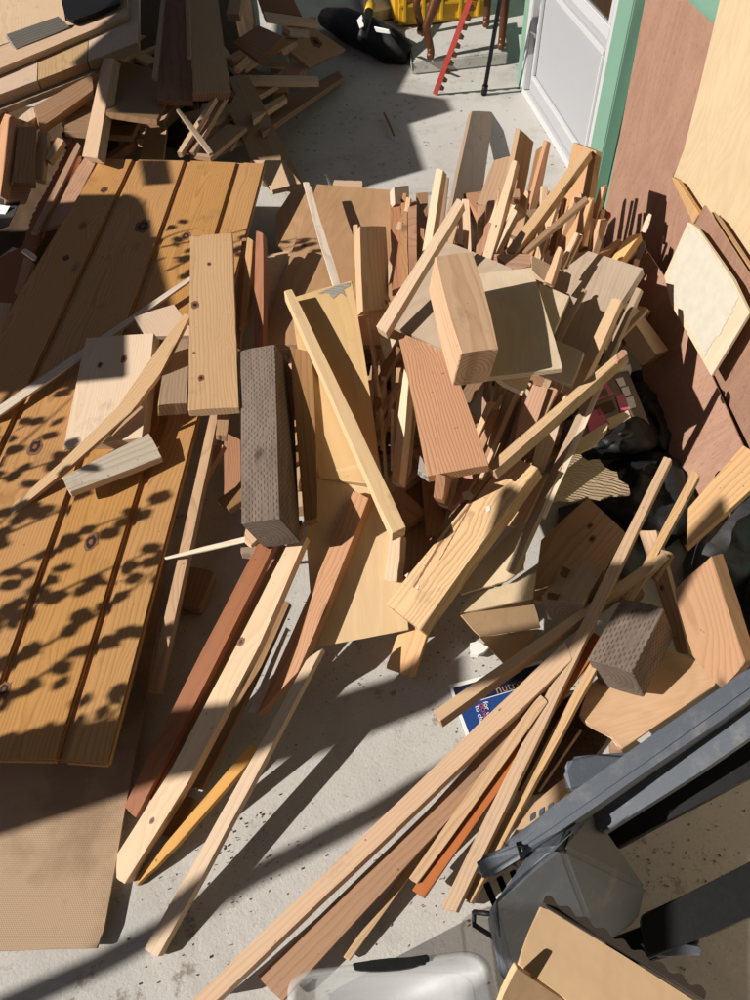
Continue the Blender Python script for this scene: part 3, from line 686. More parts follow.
W('upright_board', 'salmon', '389,205 400,204 404,286 392,290', .30, .34, .018, 'salmon board standing in a close row of three, first from the tan sheet')
W('upright_board', 'fir', '401,203 407,202 409,290 402,292', .31, .35, .018, 'fir board in the middle of a close row of three')
W('upright_board', 'salmon', '408,201 417,200 417,262 410,288', .32, .36, .018, 'salmon board ending the close row of three')
W('stub', 'pale', '394,187 409,185 409,201 395,204', .26, .28, .02, 'light stub above the close row of three salmon boards', sd=(-2, 1), cat='offcut')
W('dark_upright', 'brown', '416,193 428,192 428,270 416,275', .24, .24, .02, 'dark board behind the close row of three boards', cat='board')
W('pale_stick', 'pale', '436,168 443,170 431,246 422,251', .48, .36, .022, 'pale square stick standing steeply beside the crossing long stick', sd=(4, 1))
W('brown_stick', 'brown', '443,178 449,177 440,248 432,248', .38, .30, .02, 'brown stick standing behind the pale square stick')
W('long_pale_stick', 'pale', '457,198 464,203 386,333 376,326', .55, .43, .022, 'long pale stick crossing above the greyish plywood sheet', sd=(3, 4))
W('long_grey_board', 'dull', '472,111 494,112 475,250 445,238', .05, .20, .02, 'long dull board lying out on the concrete towards the slab', sd=(-2, 1))
W('dark_square_board', 'brown', '494,160 511,156 503,208 476,204', .42, .30, .02, 'dark broad board standing in shade among the upright sticks')
W('tall_board', 'dull', '520,129 534,142 524,197 508,190', .52, .38, .02, 'broad grey brown board standing tall with a sunlit narrow edge', sd=(-5, 1))
W('knotty_stick', 'pale', '512,160 517,161 491,259 482,257', .50, .38, .020, 'long pale stick with one small knot standing among the uprights', sd=(3, 1), kn=[(496, 226, 1.6)])
W('short_pale_stick', 'pale', '513,208 517,211 495,254 489,256', .44, .38, .018, 'short pale stick leaning beside the knotty stick', sd=(4, 1))
W('upright_stick', 'salmon', '547,141 551,143 538,208 529,210', .50, .34, .02, 'salmon stick with a sharp tip standing behind the diagonal stick', sd=(-4, 1))
W('arched_board', 'brown', '536,150 542,146 536,192 526,196', .45, .34, .02, 'dark board tucked behind the sharp tipped salmon stick')
W('upright_board', 'plypink', '510,196 530,195 522,238 509,234', .40, .34, .02, 'pinkish board standing below the broad grey brown board', sd=(-2, 1))
W('stub', 'salmon', '511,189 520,189 520,197 511,197', .42, .42, .02, 'tiny salmon stub above the pinkish board', cat='offcut')
W('upright_offcut', 'fir', '478,206 486,205 482,256 476,256', .34, .30, .02, 'fir offcut below the dark broad board')
W('upright_offcut', 'salmon', '487,201 495,200 488,252 482,252', .35, .31, .02, 'salmon offcut beside the fir offcut below the dark broad board')
W('diagonal_stick', 'pine', '585,146 591,151 515,253 505,251', .54, .40, .024, 'long square stick leaning diagonally across the uprights towards the door', sd=(3, 5))
W('thin_stick', 'brown', '585,196 588,199 526,252 519,252', .48, .40, .010, 'thin dark stick under the long diagonal one', sd=(2, 4))
W('tall_wide_board', 'fir', '573,142 596,151 582,246 549,256', .52, .30, .02, 'tallest brown board standing before the door with a dark red side', sd=(6, 2))
W('brown_wedge', 'cedar', '590,201 600,206 611,213 599,237 582,254 574,248', .38, .30, .02, 'broken reddish wedge beside the tallest brown board', ax=((600, 205), (580, 250)), jag=.003)
W('short_stick', 'pale', '575,232 579,233 563,268 557,267', .44, .40, .014, 'one of a pair of short light sticks before the tallest board')
W('short_stick', 'pine', '580,233 583,235 568,266 564,266', .43, .39, .014, 'second of the pair of short sticks, slightly darker')
W('short_stick', 'pine', '558,246 562,248 551,284 544,281', .44, .40, .016, 'short stick rising above the tan box shaped block', sd=(3, 1))
W('orange_stick', 'yellow', '628,236 641,233 620,262 611,259', .33, .32, .022, 'orange yellow stick end pointing to the wall', sd=(2, 4))
W('small_strip', 'salmon', '619,238 624,243 608,257 598,254', .31, .31, .016, 'small salmon strip beside the orange yellow stick')
W('grey_splinter', 'silver', '641,239 646,243 638,264 633,262', .31, .26, .008, 'grey jagged splinter by the wall')
W('pale_splinter', 'whitewood', '648,213 652,215 646,233 641,231', .34, .30, .006, 'pale splinter standing against the brown plywood')
W('grey_board', 'gray', '574,255 586,250 643,268 586,354 557,346 549,288', .37, .33, .02, 'weathered grey brown board with speckled surface near the wall', ax=((609, 258), (570, 350)), sd=(2, 4))
W('shade_strip', 'dull', '583,288 587,290 558,346 553,343', .385, .345, .010, 'narrow strip lying along the weathered grey brown board', cat='strip')
W('triangular_offcut', 'plywhite', '539,283 570,296 555,331 540,325', .46, .46, .012, 'pale triangular offcut beside the thin shaded ply', ax=((555, 289), (548, 330)))
W('end_block', 'salmon', '494,254 531,254 531,266 512,270', .40, .40, .03, 'salmon block end among the sticks above the thin ply', ax=((494, 258), (531, 260)))
W('end_block', 'pine', '532,255 551,265 545,282 532,270', .40, .38, .03, 'tan box shaped block above the thin shaded ply', ax=((534, 262), (548, 272)))
W('thin_ply', 'plywhite', '462,276 532,267 563,368 480,378', .49, .48, .012, 'thin pale ply sheet shaded by the square timber block lying beside it', cat='plywood sheet')
W('greyish_ply', 'plygray', '444,240 512,268 540,340 470,362 448,352 386,323', .43, .41, .010, 'greyish plywood sheet with pointed corner under the square timber block', cat='plywood sheet', ax=((478, 254), (430, 345)), sd=(1, 4))
W('timber_block', 'blockwood', '435,256 473,252 499,349 461,353', .605, .57, .088, 'thick square timber block with a bright side on the top of the pile', sd=(-9, 22), bev=.002)
W('oak_board', 'oak', '397,331 449,352 489,465 427,476', .405, .36, .024, 'reddish board with bold arched grain under the greyish plywood', sd=(1, 6))
W('grey_edge_board', 'silver', '420,455 427,470 430,478 418,470', .35, .34, .02, 'grey board end peeking from under the bold grained board', ax=((422, 457), (424, 475)))
rp = W('rough_plank', 'rough', '506,455 538,467 420,630 385,603', .31, .17, .035, 'rough yellow brown plank with split grain and flecks of white paint', sd=(8, 6), bev=.002)
for p_ in ('462,493 469,490 474,496 470,501 463,499', '486,507 490,505 491,510 487,513', '476,455 482,452 480,458', '404,575 408,573 407,578', '415,587 419,585 418,589'): patch(rp, 'paint_fleck', 'whitepaint', p_)
for p_ in ('497,468 499,468 440,545 414,588 413,587 438,544', '478,482 479,482 430,540 429,540', '470,505 471,505 440,560 439,560'): patch(rp, 'split', 'knotlight', p_, .0008, .3)
W('orange_sided_stick', 'pine', '622,349 627,353 494,471 487,465', .44, .345, .024, 'long square stick with an orange underside ending on the rough plank', sd=(4, 7))
W('bright_tip', 'salmon', '616,354 624,349 628,353 618,361', .46, .46, .01, 'bright sawn tip lying at the far end of the orange sided stick', cat='offcut')
W('short_tan_stick', 'pine', '612,298 622,300 571,408 562,404', .43, .35, .02, 'tan stick with a white cut end over the orange sided stick', sd=(3, 2))
W('long_lath', 'dull', '636,287 641,289 513,573 505,570', .40, .20, .010, 'long narrow brown lath running down past the rough plank', sd=(3, 2))
W('white_edged_lath', 'whitewood', '618,340 621,342 545,519 541,517', .37, .24, .006, 'thin white edged lath beside the long narrow brown one')
W('square_ply', 'plywhite', '545,336 584,352 571,385 540,372', .42, .40, .012, 'small square of white speckled ply below the grey brown board', cat='plywood sheet', sd=(1, 5), ax=((565, 344), (556, 379)))
W('triangle_ply', 'plywhite', '492,373 536,367 524,392 505,384', .44, .43, .012, 'pale pointed ply corner sticking out under the thin ply', cat='plywood sheet', ax=((500, 372), (520, 390)))
# sticks in the gap between the bold grained board and the rough plank
gapl = [('brown', '484,380 490,378 484,432 481,420', .26, 'dark slim stick in the deep gap beside the bold grained board, first of the fan'),
        ('dull', '497,384 501,384 487,438 484,434', .27, 'dull slim stick second in the fan beside the bold grained board'),
        ('pine', '508,386 517,386 493,452 487,444', .27, 'wider tan stick third in the fan beside the bold grained board'),
        ('dull', '519,388 524,390 497,462 493,458', .26, 'thin stick fourth in the fan, close beside the wider tan one'),
        ('gray', '526,388 530,391 508,455 503,455', .28, 'weathered thin stick fifth in the fan under the triangular ply')]
for m, p, z, lb in gapl: W('gap_stick', m, p, z, z-.07, .018, lb, sd=(3, 2))
W('curved_shade_board', 'salmon', '533,384 548,388 536,425 512,452 520,412', .30, .25, .018, 'salmon board lit in a curve beside the fan of thin sticks', ax=((540, 386), (520, 440)))
W('gap_board', 'fir', '549,386 558,390 530,446 523,442', .29, .24, .018, 'fir board beyond the curve lit salmon board')
W('gap_board', 'brown', '560,392 570,396 534,460 528,456', .27, .22, .02, 'brown board close beneath the long orange sided stick')
W('gap_board', 'pale', '540,432 560,424 544,470 532,462', .25, .22, .02, 'pale scrap of board seen under the long narrow lath', ax=((550, 428), (538, 466)))
W('gap_board', 'pine', '541,478 548,472 524,525 507,526', .20, .14, .03, 'tan thick board end below the rough plank with one sunlit tip', ax=((544, 475), (515, 526)))
# sticks between the yellow board and the bold grained board
W('split_stick', 'pale', '366,318 369,318 381,395 378,395', .31, .27, .012, 'thin pale split stick close beside the yellow board, inner of two')
W('split_stick', 'pine', '370,318 374,320 376,372 372,372', .31, .27, .012, 'thin tan split stick close beside the yellow board, outer of two')
W('wedge_offcut', 'plywhite', '379,337 397,340 385,358 384,356', .29, .28, .012, 'small bright white triangle between the pale stick and the bold grained board', ax=((388, 338), (385, 357)))
W('cross_stick', 'brown', '392,343 401,349 380,388 377,378', .28, .26, .02, 'brown cross stick below the small bright triangle')
W('cross_stick', 'salmon', '399,381 401,388 380,420 376,412', .24, .22, .02, 'salmon cross stick with one lit tip below the brown one')
W('deep_stick', 'pale', '404,368 409,378 399,484 391,482', .30, .24, .022, 'pale upright stick in the gap next to the bold grained board', sd=(5, 0))
W('deep_stick', 'pine', '411,398 415,420 411,468 404,482', .27, .20, .018, 'second upright stick in the gap touching the bold grained board')
W('deep_stick', 'brown', '396,485 406,468 403,530 392,520', .20, .16, .02, 'brown stick end below the upright pale stick in the gap', ax=((401, 478), (397, 525)))
W('standing_end', 'pine', '389,532 401,536 397,582 384,580', .22, .17, .03, 'squared tan board end over the cream sheet below the edge standing strip', sd=(6, 1), cat='board')
W('hanging_stub', 'salmon', '446,476 459,476 452,512 443,500', .28, .18, .02, 'salmon stub hanging under the end of the bold grained board', cat='offcut')
W('hanging_stub', 'salmon', '466,470 480,470 462,500 449,510', .25, .20, .02, 'reddish stub between the bold grained board and the rough plank', cat='offcut')
W('dark_floor_board', 'brown', '400,470 450,470 440,560 398,600', .06, .04, .02, 'dark board deep in the shaded hollow beside the rough plank', ax=((425, 470), (418, 580)))

# ------------------------------------------------------------------ middle lower: cardboard, dark boards, black bag
W('torn_cardboard', 'corrugated', '561,449 572,455 579,453 588,461 599,459 606,468 617,472 619,480 628,485 630,494 612,495 601,499 588,496 576,500 560,499 549,503 544,494 553,487 551,478 558,466', .235, .20, .006, 'torn ridged cardboard with striped shadows below the black bag', cat='cardboard', ax=((560, 476), (628, 490)), jag=.002)
W('torn_cardboard', 'cardpale', '566,447 580,438 594,430 608,422 606,432 594,446 580,453 570,452', .26, .27, .005, 'small torn pale cardboard flap beside the magazine picture', cat='cardboard', ax=((568, 448), (606, 426)), jag=.002)
W('corrugated_flap', 'cardpale', '459,591 478,570 500,542 520,522 530,524 524,569 506,581 484,587 462,594', .16, .20, .006, 'flat pale corrugated flap with a torn lower edge beside the rough plank', cat='cardboard', ax=((462, 592), (522, 535)), jag=.002)
cb = empty('cardboard_carton', at(495, 620, .08), 'shaded brown cardboard carton with its flap open beside the rough plank', 'carton')
slab('flap', 'cardpale', '459,613 474,593 505,585 536,572 533,598 500,605', .15, .16, .005, ax=((459, 613), (535, 585)), parent=cb)
slab('side', 'card', '460,615 533,599 541,628 481,637', .135, .10, .005, ax=((495, 607), (510, 633)), parent=cb)
slab('side', 'card', '481,638 543,629 524,648 505,665', .095, .02, .005, ax=((510, 634), (512, 656)), parent=cb)
W('knotted_board', 'fir', '588,497 626,533 602,574 570,602 534,600 541,540', .12, .08, .02, 'dark fir board with two knots in the shade under the torn cardboard', ax=((607, 515), (545, 590)), kn=[(590, 526, 3), (592, 539, 3.5)])
nb = empty('notched_block', at(570, 590, .15), 'shaded box shaped block with cut notches on the dark fir board', 'wood block')
slab('block_body', 'dull', '579,558 604,569 583,603 541,596', .17, .17, .07, sd=(6, 22), ax=((590, 563), (560, 600)), parent=nb, bev=.002)
slab('cut_notch', 'carddark', '563,566 571,570 566,578 560,574', .174, .174, .003, ax=((567, 568), (563, 576)), parent=nb)
slab('cut_notch', 'carddark', '548,592 560,594 557,600 547,598', .174, .174, .003, ax=((548, 595), (558, 597)), parent=nb)
W('crumpled_paper', 'paper', '470,643 478,641 489,647 484,652 478,655 470,654', .03, .03, .012, 'small crumpled white paper on the concrete under the carton', cat='paper', ax=((470, 648), (488, 649)), jag=.003)
W('yellow_offcut', 'honey', '399,632 433,617 413,678 385,668', .10, .03, .02, 'amber coloured offcut on the concrete under the end of the rough plank', sd=(1, 5), ax=((416, 625), (399, 673)))

mg = empty('magazine', at(600, 405, .08), 'glossy magazine with a pink and tan picture lying under the black bag', 'magazine')
slab('cover', 'tanpaper', '586,384 628,370 650,424 606,452 575,440', .15, .12, .008, ax=((606, 378), (610, 448)), parent=mg)
for p, m in (('588,388 606,382 614,394 592,403', 'pinkpaper'), ('584,413 600,408 610,424 590,434', 'pinkpaper'), ('616,396 624,393 630,408 621,412', 'pinkpaper'), ('604,420 628,410 632,420 610,430', 'cardpale'), ('616,379 623,377 626,385 620,387', 'paper'), ('621,388 628,386 631,394 625,397', 'paper'), ('626,398 633,396 636,407 629,409', 'paper'),
             ('594,406 612,400 616,409 598,416', 'carddark'), ('596,391 606,388 609,395 598,398', 'tanpaper')):
    slab('picture_patch', m, p, .1525, .1225, .001, ax=((606, 378), (610, 448)), parent=mg, bev=0)
bm = bmesh.new(); tube_bm(bm, [at(594, 372, .14), at(629, 370, .14)], .017, 20); bmesh.ops.recalc_face_normals(bm, faces=bm.faces[:])
tag(link('paper_roll', bm, 'paper', None, None, True), 'white rolled paper behind the magazine by the leaning block', 'roll')
def crumple(name, mat, outline, z, amp, label, cat, seed, parent=None):
    """a crumpled sheet bag: closed cushion over a photo outline, pushed about by random folds"""
    r_ = random.Random(seed); P = pts(outline); c = (sum(p[0] for p in P)/len(P), sum(p[1] for p in P)/len(P))
    bm = bmesh.new(); rings = []
    for k, (f, h) in enumerate(((1.0, 0), (.97, .35), (.8, .75), (.55, .95), (.28, 1.0))):
        rings.append([bm.verts.new(at(c[0]+(x-c[0])*f+r_.uniform(-2, 2), c[1]+(y-c[1])*f+r_.uniform(-2, 2), max(.004, z*h+(r_.uniform(-amp, amp) if h else 0)))) for x, y in P])
    n = len(P)
    for a, b in zip(rings, rings[1:]):
        for i in range(n): bm.faces.new((a[i], a[(i+1) % n], b[(i+1) % n], b[i]))
    bm.faces.new(rings[-1]); bm.faces.new(rings[0][::-1]); bmesh.ops.recalc_face_normals(bm, faces=bm.faces[:])
    bmesh.ops.triangulate(bm, faces=bm.faces[:])
    for it in range(3):
        bmesh.ops.subdivide_edges(bm, edges=[e for e in bm.edges if e.calc_length() > .012], cuts=1, use_grid_fill=True)
        bmesh.ops.smooth_vert(bm, verts=bm.verts[:], factor=.4, use_axis_x=True, use_axis_y=True, use_axis_z=True)
    bm.normal_update(); off = Vector((seed*3.7, seed*1.3, 0))
    for v in bm.verts:
        f1 = abs(mnoise.noise(v.co*14+off)); f2 = abs(mnoise.noise(v.co*34+off))
        v.co += v.normal*((.5-f1)*amp*1.1+(.4-f2)*amp*.45); v.co.z = max(v.co.z, .003)
    o = link(name, bm, mat, None, parent, True)
    return tag(o, label, cat)
crumple('plastic_bag', 'blackbag', '564,452 585,448 602,442 612,432 628,420 648,411 656,428 662,446 640,452 615,456 590,457', .17, .016, 'torn black plastic bag draped below the magazine', 'bag', 5)
crumple('plastic_bag', 'blackbag', '625,462 650,450 672,455 690,470 700,500 690,530 665,545 640,540 618,520 600,505 596,470', .09, .025, 'glossy black bag heap under the two square sticks', 'bag', 9)
crumple('plastic_bag', 'blackbag', '628,375 645,372 662,400 672,440 668,460 650,440 640,410', .10, .02, 'black bag strip between the magazine and the brown plywood', 'bag', 12)
crumple('dark_cloth', 'slate', '555,505 600,500 640,520 660,560 640,590 600,560 560,540', .03, .01, 'dark cloth lying flat in the hollow behind the fir board', 'cloth', 14)
W('leaning_block', 'pine', '622,305 633,302 669,350 656,354', .26, .20, .05, 'short square block leaning by the brown plywood with a grey label on its end', sd=(-12, 30), bev=.002)
W('short_pointed_stick', 'pine', '644,306 648,309 607,352 602,348', .32, .24, .012, 'pointed stick beside the weathered grey brown board')
W('under_board', 'plywhite', '612,322 620,327 606,350 600,344', .27, .25, .012, 'tiny pale board corner beneath the pointed stick')

# ------------------------------------------------------------------ boards at the wall side
W('sloping_board', 'honey', '743,445 775,468 687,548 688,508', .34, .24, .025, 'sunlit orange tan board running off the picture edge by the brown plywood', sd=(0, 6), ax=((758, 456), (688, 528)))
crumple('dark_tarp', 'slate', '684,580 687,550 715,520 750,478 790,470 790,560 750,600 715,600 700,590', .12, .012, 'dark grey slate coloured tarp below the orange tan board', 'tarp', 21)
crumple('black_sack', 'blackbag', '740,560 800,520 800,680 770,690 745,640', .16, .02, 'black sack at the picture edge beyond the wide fir plank', 'sack', 22)
W('white_scrap', 'paper', '733,489 743,487 744,500 736,505', .29, .28, .004, 'white torn scrap on the edge of the orange tan board', cat='scrap', jag=.002)
W('knotty_board', 'fir', '638,531 656,530 690,655 676,652', .14, .08, .02, 'shaded knotty fir board beside the slotted block', kn=[(662, 588, 2.5)], sd=(4, 0))
W('short_bar', 'brown', '658,548 673,553 655,580 645,572', .20, .17, .02, 'small brown bar under the second square stick', sd=(2, 3))
W('wide_fir_plank', 'caramel', '674,590 711,556 745,662 722,690 692,656', .26, .14, .038, 'wide fir plank end, half shaded and half sunlit beside the plastic beam', sd=(12, -1), ax=((692, 573), (722, 690)), bev=.002)
W('slotted_block', 'treated', '622,598 664,608 632,672 587,659', .20, .18, .088, 'short grey slotted block resting on curved plywood', sd=(12, 26), bev=.002)
W('curved_plywood', 'plypink', '580,714 588,690 622,655 650,648 676,652 722,671 715,685 622,749 612,735 586,722', .085, .085, .012, 'pinkish plywood with curved corner under the short grey slotted block', cat='plywood sheet', ax=((590, 700), (700, 668)))
W('tiny_offcut', 'fir', '611,741 622,749 622,756 611,756', .04, .04, .02, 'tiny reddish offcut under the tip of the curved plywood', ax=((612, 748), (622, 752)))
W('square_stick', 'pine', '664,456 672,459 456,912 441,908', .27, .05, .020, 'longest square stick crossing from the black bag to the plastic grill', sd=(3, 1))
W('square_stick', 'pine', '693,470 700,475 471,903 462,896', .24, .04, .020, 'square stick running under the slotted block, parallel to the longest one', sd=(3, 1))
W('grey_stick', 'pine', '433,711 440,721 670,557 662,552', .12, .20, .028, 'grey brown stick with a bright sawn far end over the blue leaflet', sd=(3, 6))
W('bright_end', 'pale', '657,560 665,553 668,557 650,574', .21, .21, .008, 'bright sliver on the far end of the grey brown stick', cat='splinter')
W('small_dark_offcut', 'brown', '624,586 640,586 645,594 634,600 620,596', .17, .17, .02, 'small rounded offcut above the slotted block', ax=((622, 592), (645, 592)))

# ------------------------------------------------------------------ long strips at the bottom
W('long_yellow_strip', 'pale', '186,1006 215,1002 572,660 565,641', .06, .16, .022, 'very long pale yellow strip running off the bottom picture edge', sd=(3, 3))
W('long_brown_strip', 'caramel', '257,976 282,1002 512,752 497,742', .035, .10, .012, 'long brown strip with a chipped notch beside the pale yellow strip', kn=[(334, 905, 2)], ax=((269, 989), (504, 747)))
W('thick_brown_strip', 'brown', '352,893 362,902 556,692 546,682', .05, .125, .02, 'dark brown strip lying between the pale yellow strip and the notched one')
W('thin_strip', 'pine', '343,957 349,961 480,778 474,774', .02, .06, .010, 'thin strip on the concrete pointing at the clear plastic bin')
W('orange_trim', 'pine', '409,878 417,884 548,702 540,694', .07, .14, .02, 'tan trim strip against the bright orange red strip')
W('orange_red_strip', 'orangestain', '412,890 424,898 604,640 594,632', .06, .15, .02, 'bright orange red stained strip beneath the square sticks')
W('light_trim', 'pale', '434,829 438,832 478,783 474,779', .05, .06, .01, 'short sliver of pale trim beside the tan trim strip')
W('short_plank', 'pine', '516,829 535,802 564,778 569,792 526,829', .06, .07, .02, 'short tan plank end pointing under the round plastic knob', ax=((520, 830), (566, 785)))
W('hair_lath', 'pale', '538,791 540,792 582,731 580,729', .035, .05, .003, 'hair thin lath lying on the dark fibre mat')
crumple('fibre_mat', 'rustbrown', '505,715 545,690 590,690 612,720 612,742 575,775 545,797 510,793 500,755', .022, .004, 'dark brown matted fibre mat on the concrete between the sticks', 'mat', 31)
lf = empty('blue_leaflet', at(495, 700, .01), 'blue and navy printed leaflet with a white border under the grey brown stick', 'leaflet')
slab('leaflet_sheet', 'paper', '449,685 542,660 565,708 467,738', .008, .008, .003, ax=((495, 672), (516, 723)), parent=lf, bev=0)
slab('navy_band', 'navypaper', '453,688 540,664 548,679 459,706', .0095, .0095, .001, ax=((496, 676), (503, 692)), parent=lf, bev=0)
slab('blue_field', 'bluepaper', '459,707 548,680 561,706 469,733', .0095, .0095, .001, ax=((503, 693), (515, 719)), parent=lf, bev=0)
def word(txt, px, py, qx, qy, z, size, mat, parent):
    a = at(px, py, z); b = at(qx, qy, z); d = (b-a).normalized()
    cu = bpy.data.curves.new('printed_words', 'FONT'); cu.body = txt; cu.size = size; cu.extrude = .0002; cu.materials.append(MATS[mat])
    o = bpy.data.objects.new('printed_words', cu); o.parent = parent
    M = Matrix((d, Vector((-d.y, d.x, 0)), Vector((0, 0, 1)))).transposed().to_4x4(); M.translation = a
    COL.objects.link(o); bpy.context.view_layer.update()
    me = bpy.data.meshes.new_from_object(o.evaluated_get(bpy.context.evaluated_depsgraph_get())); bpy.data.objects.remove(o)
    o = bpy.data.objects.new('printed_words', me); o.parent = parent; o.matrix_local = Matrix.Translation(-parent.location) @ M; COL.objects.link(o)
word('for the', 483, 702, 487, 714, .0112, .015, 'paper', lf); word('power', 479, 704, 485, 720, .0112, .018, 'pinkpaper', lf); word('to choose', 475, 706, 481, 727, .0112, .015, 'paper', lf)
word('nutrition', 497, 694, 530, 684, .0112, .026, 'dull', lf)
W('blue_scrap', 'bluepaper', '484,737 498,728 500,735 492,742 486,742', .112, .112, .002, 'small blue printed scrap lying on the dark brown strip', cat='scrap', ax=((486, 740), (499, 732)))

# strips in the lower corner
W('redwood_strip', 'redstain', '259,541 277,540 136,818 124,806', .22, .04, .022, 'red brown stained strip beside the knotty pale strip', sd=(4, 3))
W('brown_backing_strip', 'brown', '278,545 286,545 240,650 160,800 150,800 218,668', .17, .04, .02, 'brown strip showing between the red strip and the knotty pale strip', ax=((282, 545), (158, 795)), cat='strip')
W('knotty_pale_strip', 'pale', '291,537 307,536 258,648 188,782 125,884 116,878 117,854 172,768 234,650', .25, .035, .030, 'long knotty pale strip with a chamfered lower end', ax=((299, 537), (122, 870)), sd=(5, 3), kn=[(152, 821, 2.5), (241, 642, 4)], cat='strip')
W('shaded_strip', 'brown', '283,600 290,603 202,790 184,786', .13, .03, .02, 'shaded brown strip close behind the knotty pale strip', sd=(3, 1))
W('dark_offcut', 'brown', '178,792 196,800 175,836 156,832', .02, .02, .015, 'dark offcut on the concrete beside the knotty pale strip', ax=((187, 796), (166, 834)))
W('amber_strip', 'honey', '250,744 260,750 176,846 136,886 142,870', .09, .015, .015, 'slender amber strip pointing down beside the pale long strip', ax=((255, 747), (140, 880)))
W('long_pale_strip', 'pale', '306,660 323,648 158,957 144,949', .17, .022, .020, 'pale grey toned strip resting on the concrete below the salmon strip', sd=(4, 2))
W('white_splinter', 'paper', '286,627 289,629 254,713 248,712', .10, .04, .003, 'long white splinter beside the salmon strip', cat='splinter')
W('edge_strip', 'fir', '211,410 219,411 158,694 148,692', .26, .06, .022, 'brown strip running down between the platform and the dark hollow', sd=(4, 1))
W('painted_stick', 'pine', '217,411 229,411 227,436 216,434', .30, .28, .03, 'square stick with a teal painted end below the knotty tan board', sd=(0, 6))
W('painted_tip', 'greenpaint', '216,434 227,436 229,443 219,444', .285, .28, .028, 'teal painted tip of the square stick below the knotty tan board', cat='painted end') if False else None
W('tapered_board', 'fir', '214,445 224,445 204,480 200,490', .22, .18, .02, 'tapered fir board behind the teal tipped stick', ax=((219, 445), (203, 485)))
W('hollow_board', 'salmon', '224,432 241,440 241,504 224,503', .14, .12, .02, 'reddish board standing in the dark hollow beside the slotted post')
W('fallen_block', 'brown', '186,565 215,572 199,609 178,602', .06, .05, .04, 'brown block lying on the shaded concrete in the hollow', sd=(3, 3), bev=.004)
W('wire_lath', 'whitewood', '164,557 165,559 247,541 246,536', .16, .24, .004, 'thin white lath crossing the dark hollow to the slotted post', ax=((165, 558), (247, 539)))
W('stub', 'pale', '246,528 258,538 251,545 244,540', .25, .25, .012, 'tiny bright stub at the end of the thin white lath', cat='offcut', ax=((246, 530), (255, 543)))
W('stub', 'dull', '241,545 258,543 258,553 241,553', .20, .20, .02, 'dull stub under the lower end of the slotted post', cat='offcut', ax=((241, 549), (258, 548)))
W('hollow_stub', 'brown', '285,520 302,520 300,534 286,534', .27, .27, .02, 'brown stub between the slotted post and the cream sheet', cat='offcut', ax=((285, 526), (302, 527)))
# ------------------------------------------------------------------ grey plastic folding stand
st = empty('folding_sawhorse', at(600, 870, .2), 'grey plastic folding sawhorse with long beams and a ribbed foot', 'sawhorse')
def tubeq(name, mat, P, za, zb, th, parent, sd=None, bev=.01): return slab(name, mat, P, za, zb, th, sd=sd, parent=parent, bev=bev)
tubeq('upper_beam', 'plastic', '503,842 514,862 790,672 790,640', .40, .52, .045, st, bev=.011)
tubeq('upper_beam_ridge', 'plastic', '514,845 518,852 790,658 790,650', .404, .524, .01, st, bev=.003)
tubeq('lower_beam', 'plastic', '588,815 603,834 790,711 790,664', .36, .48, .035, st, bev=.004)
tubeq('beam_channel', 'blackplastic', '600,832 618,848 790,757 790,706', .25, .36, .03, st, bev=.004)
solid('end_cap', 'plastic', [(474, 866, .40), (480, 857, .41), (520, 840, .42), (524, 856, .42), (490, 877, .39), (478, 876, .385)]+[(474, 868, .35), (480, 859, .36), (520, 842, .37), (524, 858, .37), (490, 879, .34), (478, 878, .34)],
      [(0, 1, 2, 3, 4, 5), (11, 10, 9, 8, 7, 6)]+[(i, (i+1) % 6, (i+1) % 6+6, i+6) for i in range(6)], st, bev=.006, seg=3)
for k in range(4):
    x = 483+k*13; y = 884-k*6
    solid('grill_rib', 'blackplastic', [(x, y, .36), (x+6, y-3, .36), (x+17, y+24, .33), (x+11, y+27, .33), (x, y, .33), (x+6, y-3, .33), (x+17, y+24, .30), (x+11, y+27, .30)],
          [(0, 1, 2, 3), (7, 6, 5, 4), (0, 4, 5, 1), (1, 5, 6, 2), (2, 6, 7, 3), (3, 7, 4, 0)], st, bev=.001)
hv = [(532, 851, .40), (577, 813, .39), (592, 811, .37), (604, 906, .26), (561, 847, .43), (551, 848, .43), (494, 903, .39), (487, 914, .34), (500, 976, .22), (520, 1010, .14), (598, 945, .20), (640, 918, .16), (646, 889, .20),
      (532, 851, .20), (592, 811, .12), (488, 916, .12), (520, 1010, .10)]
solid('housing', 'plastic', hv, None, st, bev=.005, seg=3, diss=7)
for x, y, z in ((572, 829, .402), (540, 852, .394)):
    c = at(x, y, z+.004); bm = bmesh.new(); r = .0085
    nrm = (CAM-c).normalized(); a = nrm.cross(Vector((0, 0, 1))).normalized(); b = nrm.cross(a)
    tube_bm(bm, [c-nrm*.006, c+nrm*.001], r, 18); bmesh.ops.recalc_face_normals(bm, faces=bm.faces[:]); link('bolt_hole', bm, 'blackplastic', None, st)
solid('clamp_knob', 'plastic', [(563, 770, .36), (570, 757, .37), (598, 754, .37), (634, 752, .36), (585, 790, .35), (568, 793, .35)]+[(563, 772, .28), (570, 759, .28), (598, 756, .28), (634, 754, .28), (585, 792, .28), (568, 795, .28)],
      [(0, 1, 2, 3, 4, 5), (11, 10, 9, 8, 7, 6)]+[(i, (i+1) % 6, (i+1) % 6+6, i+6) for i in range(6)], st, bev=.006, seg=3)
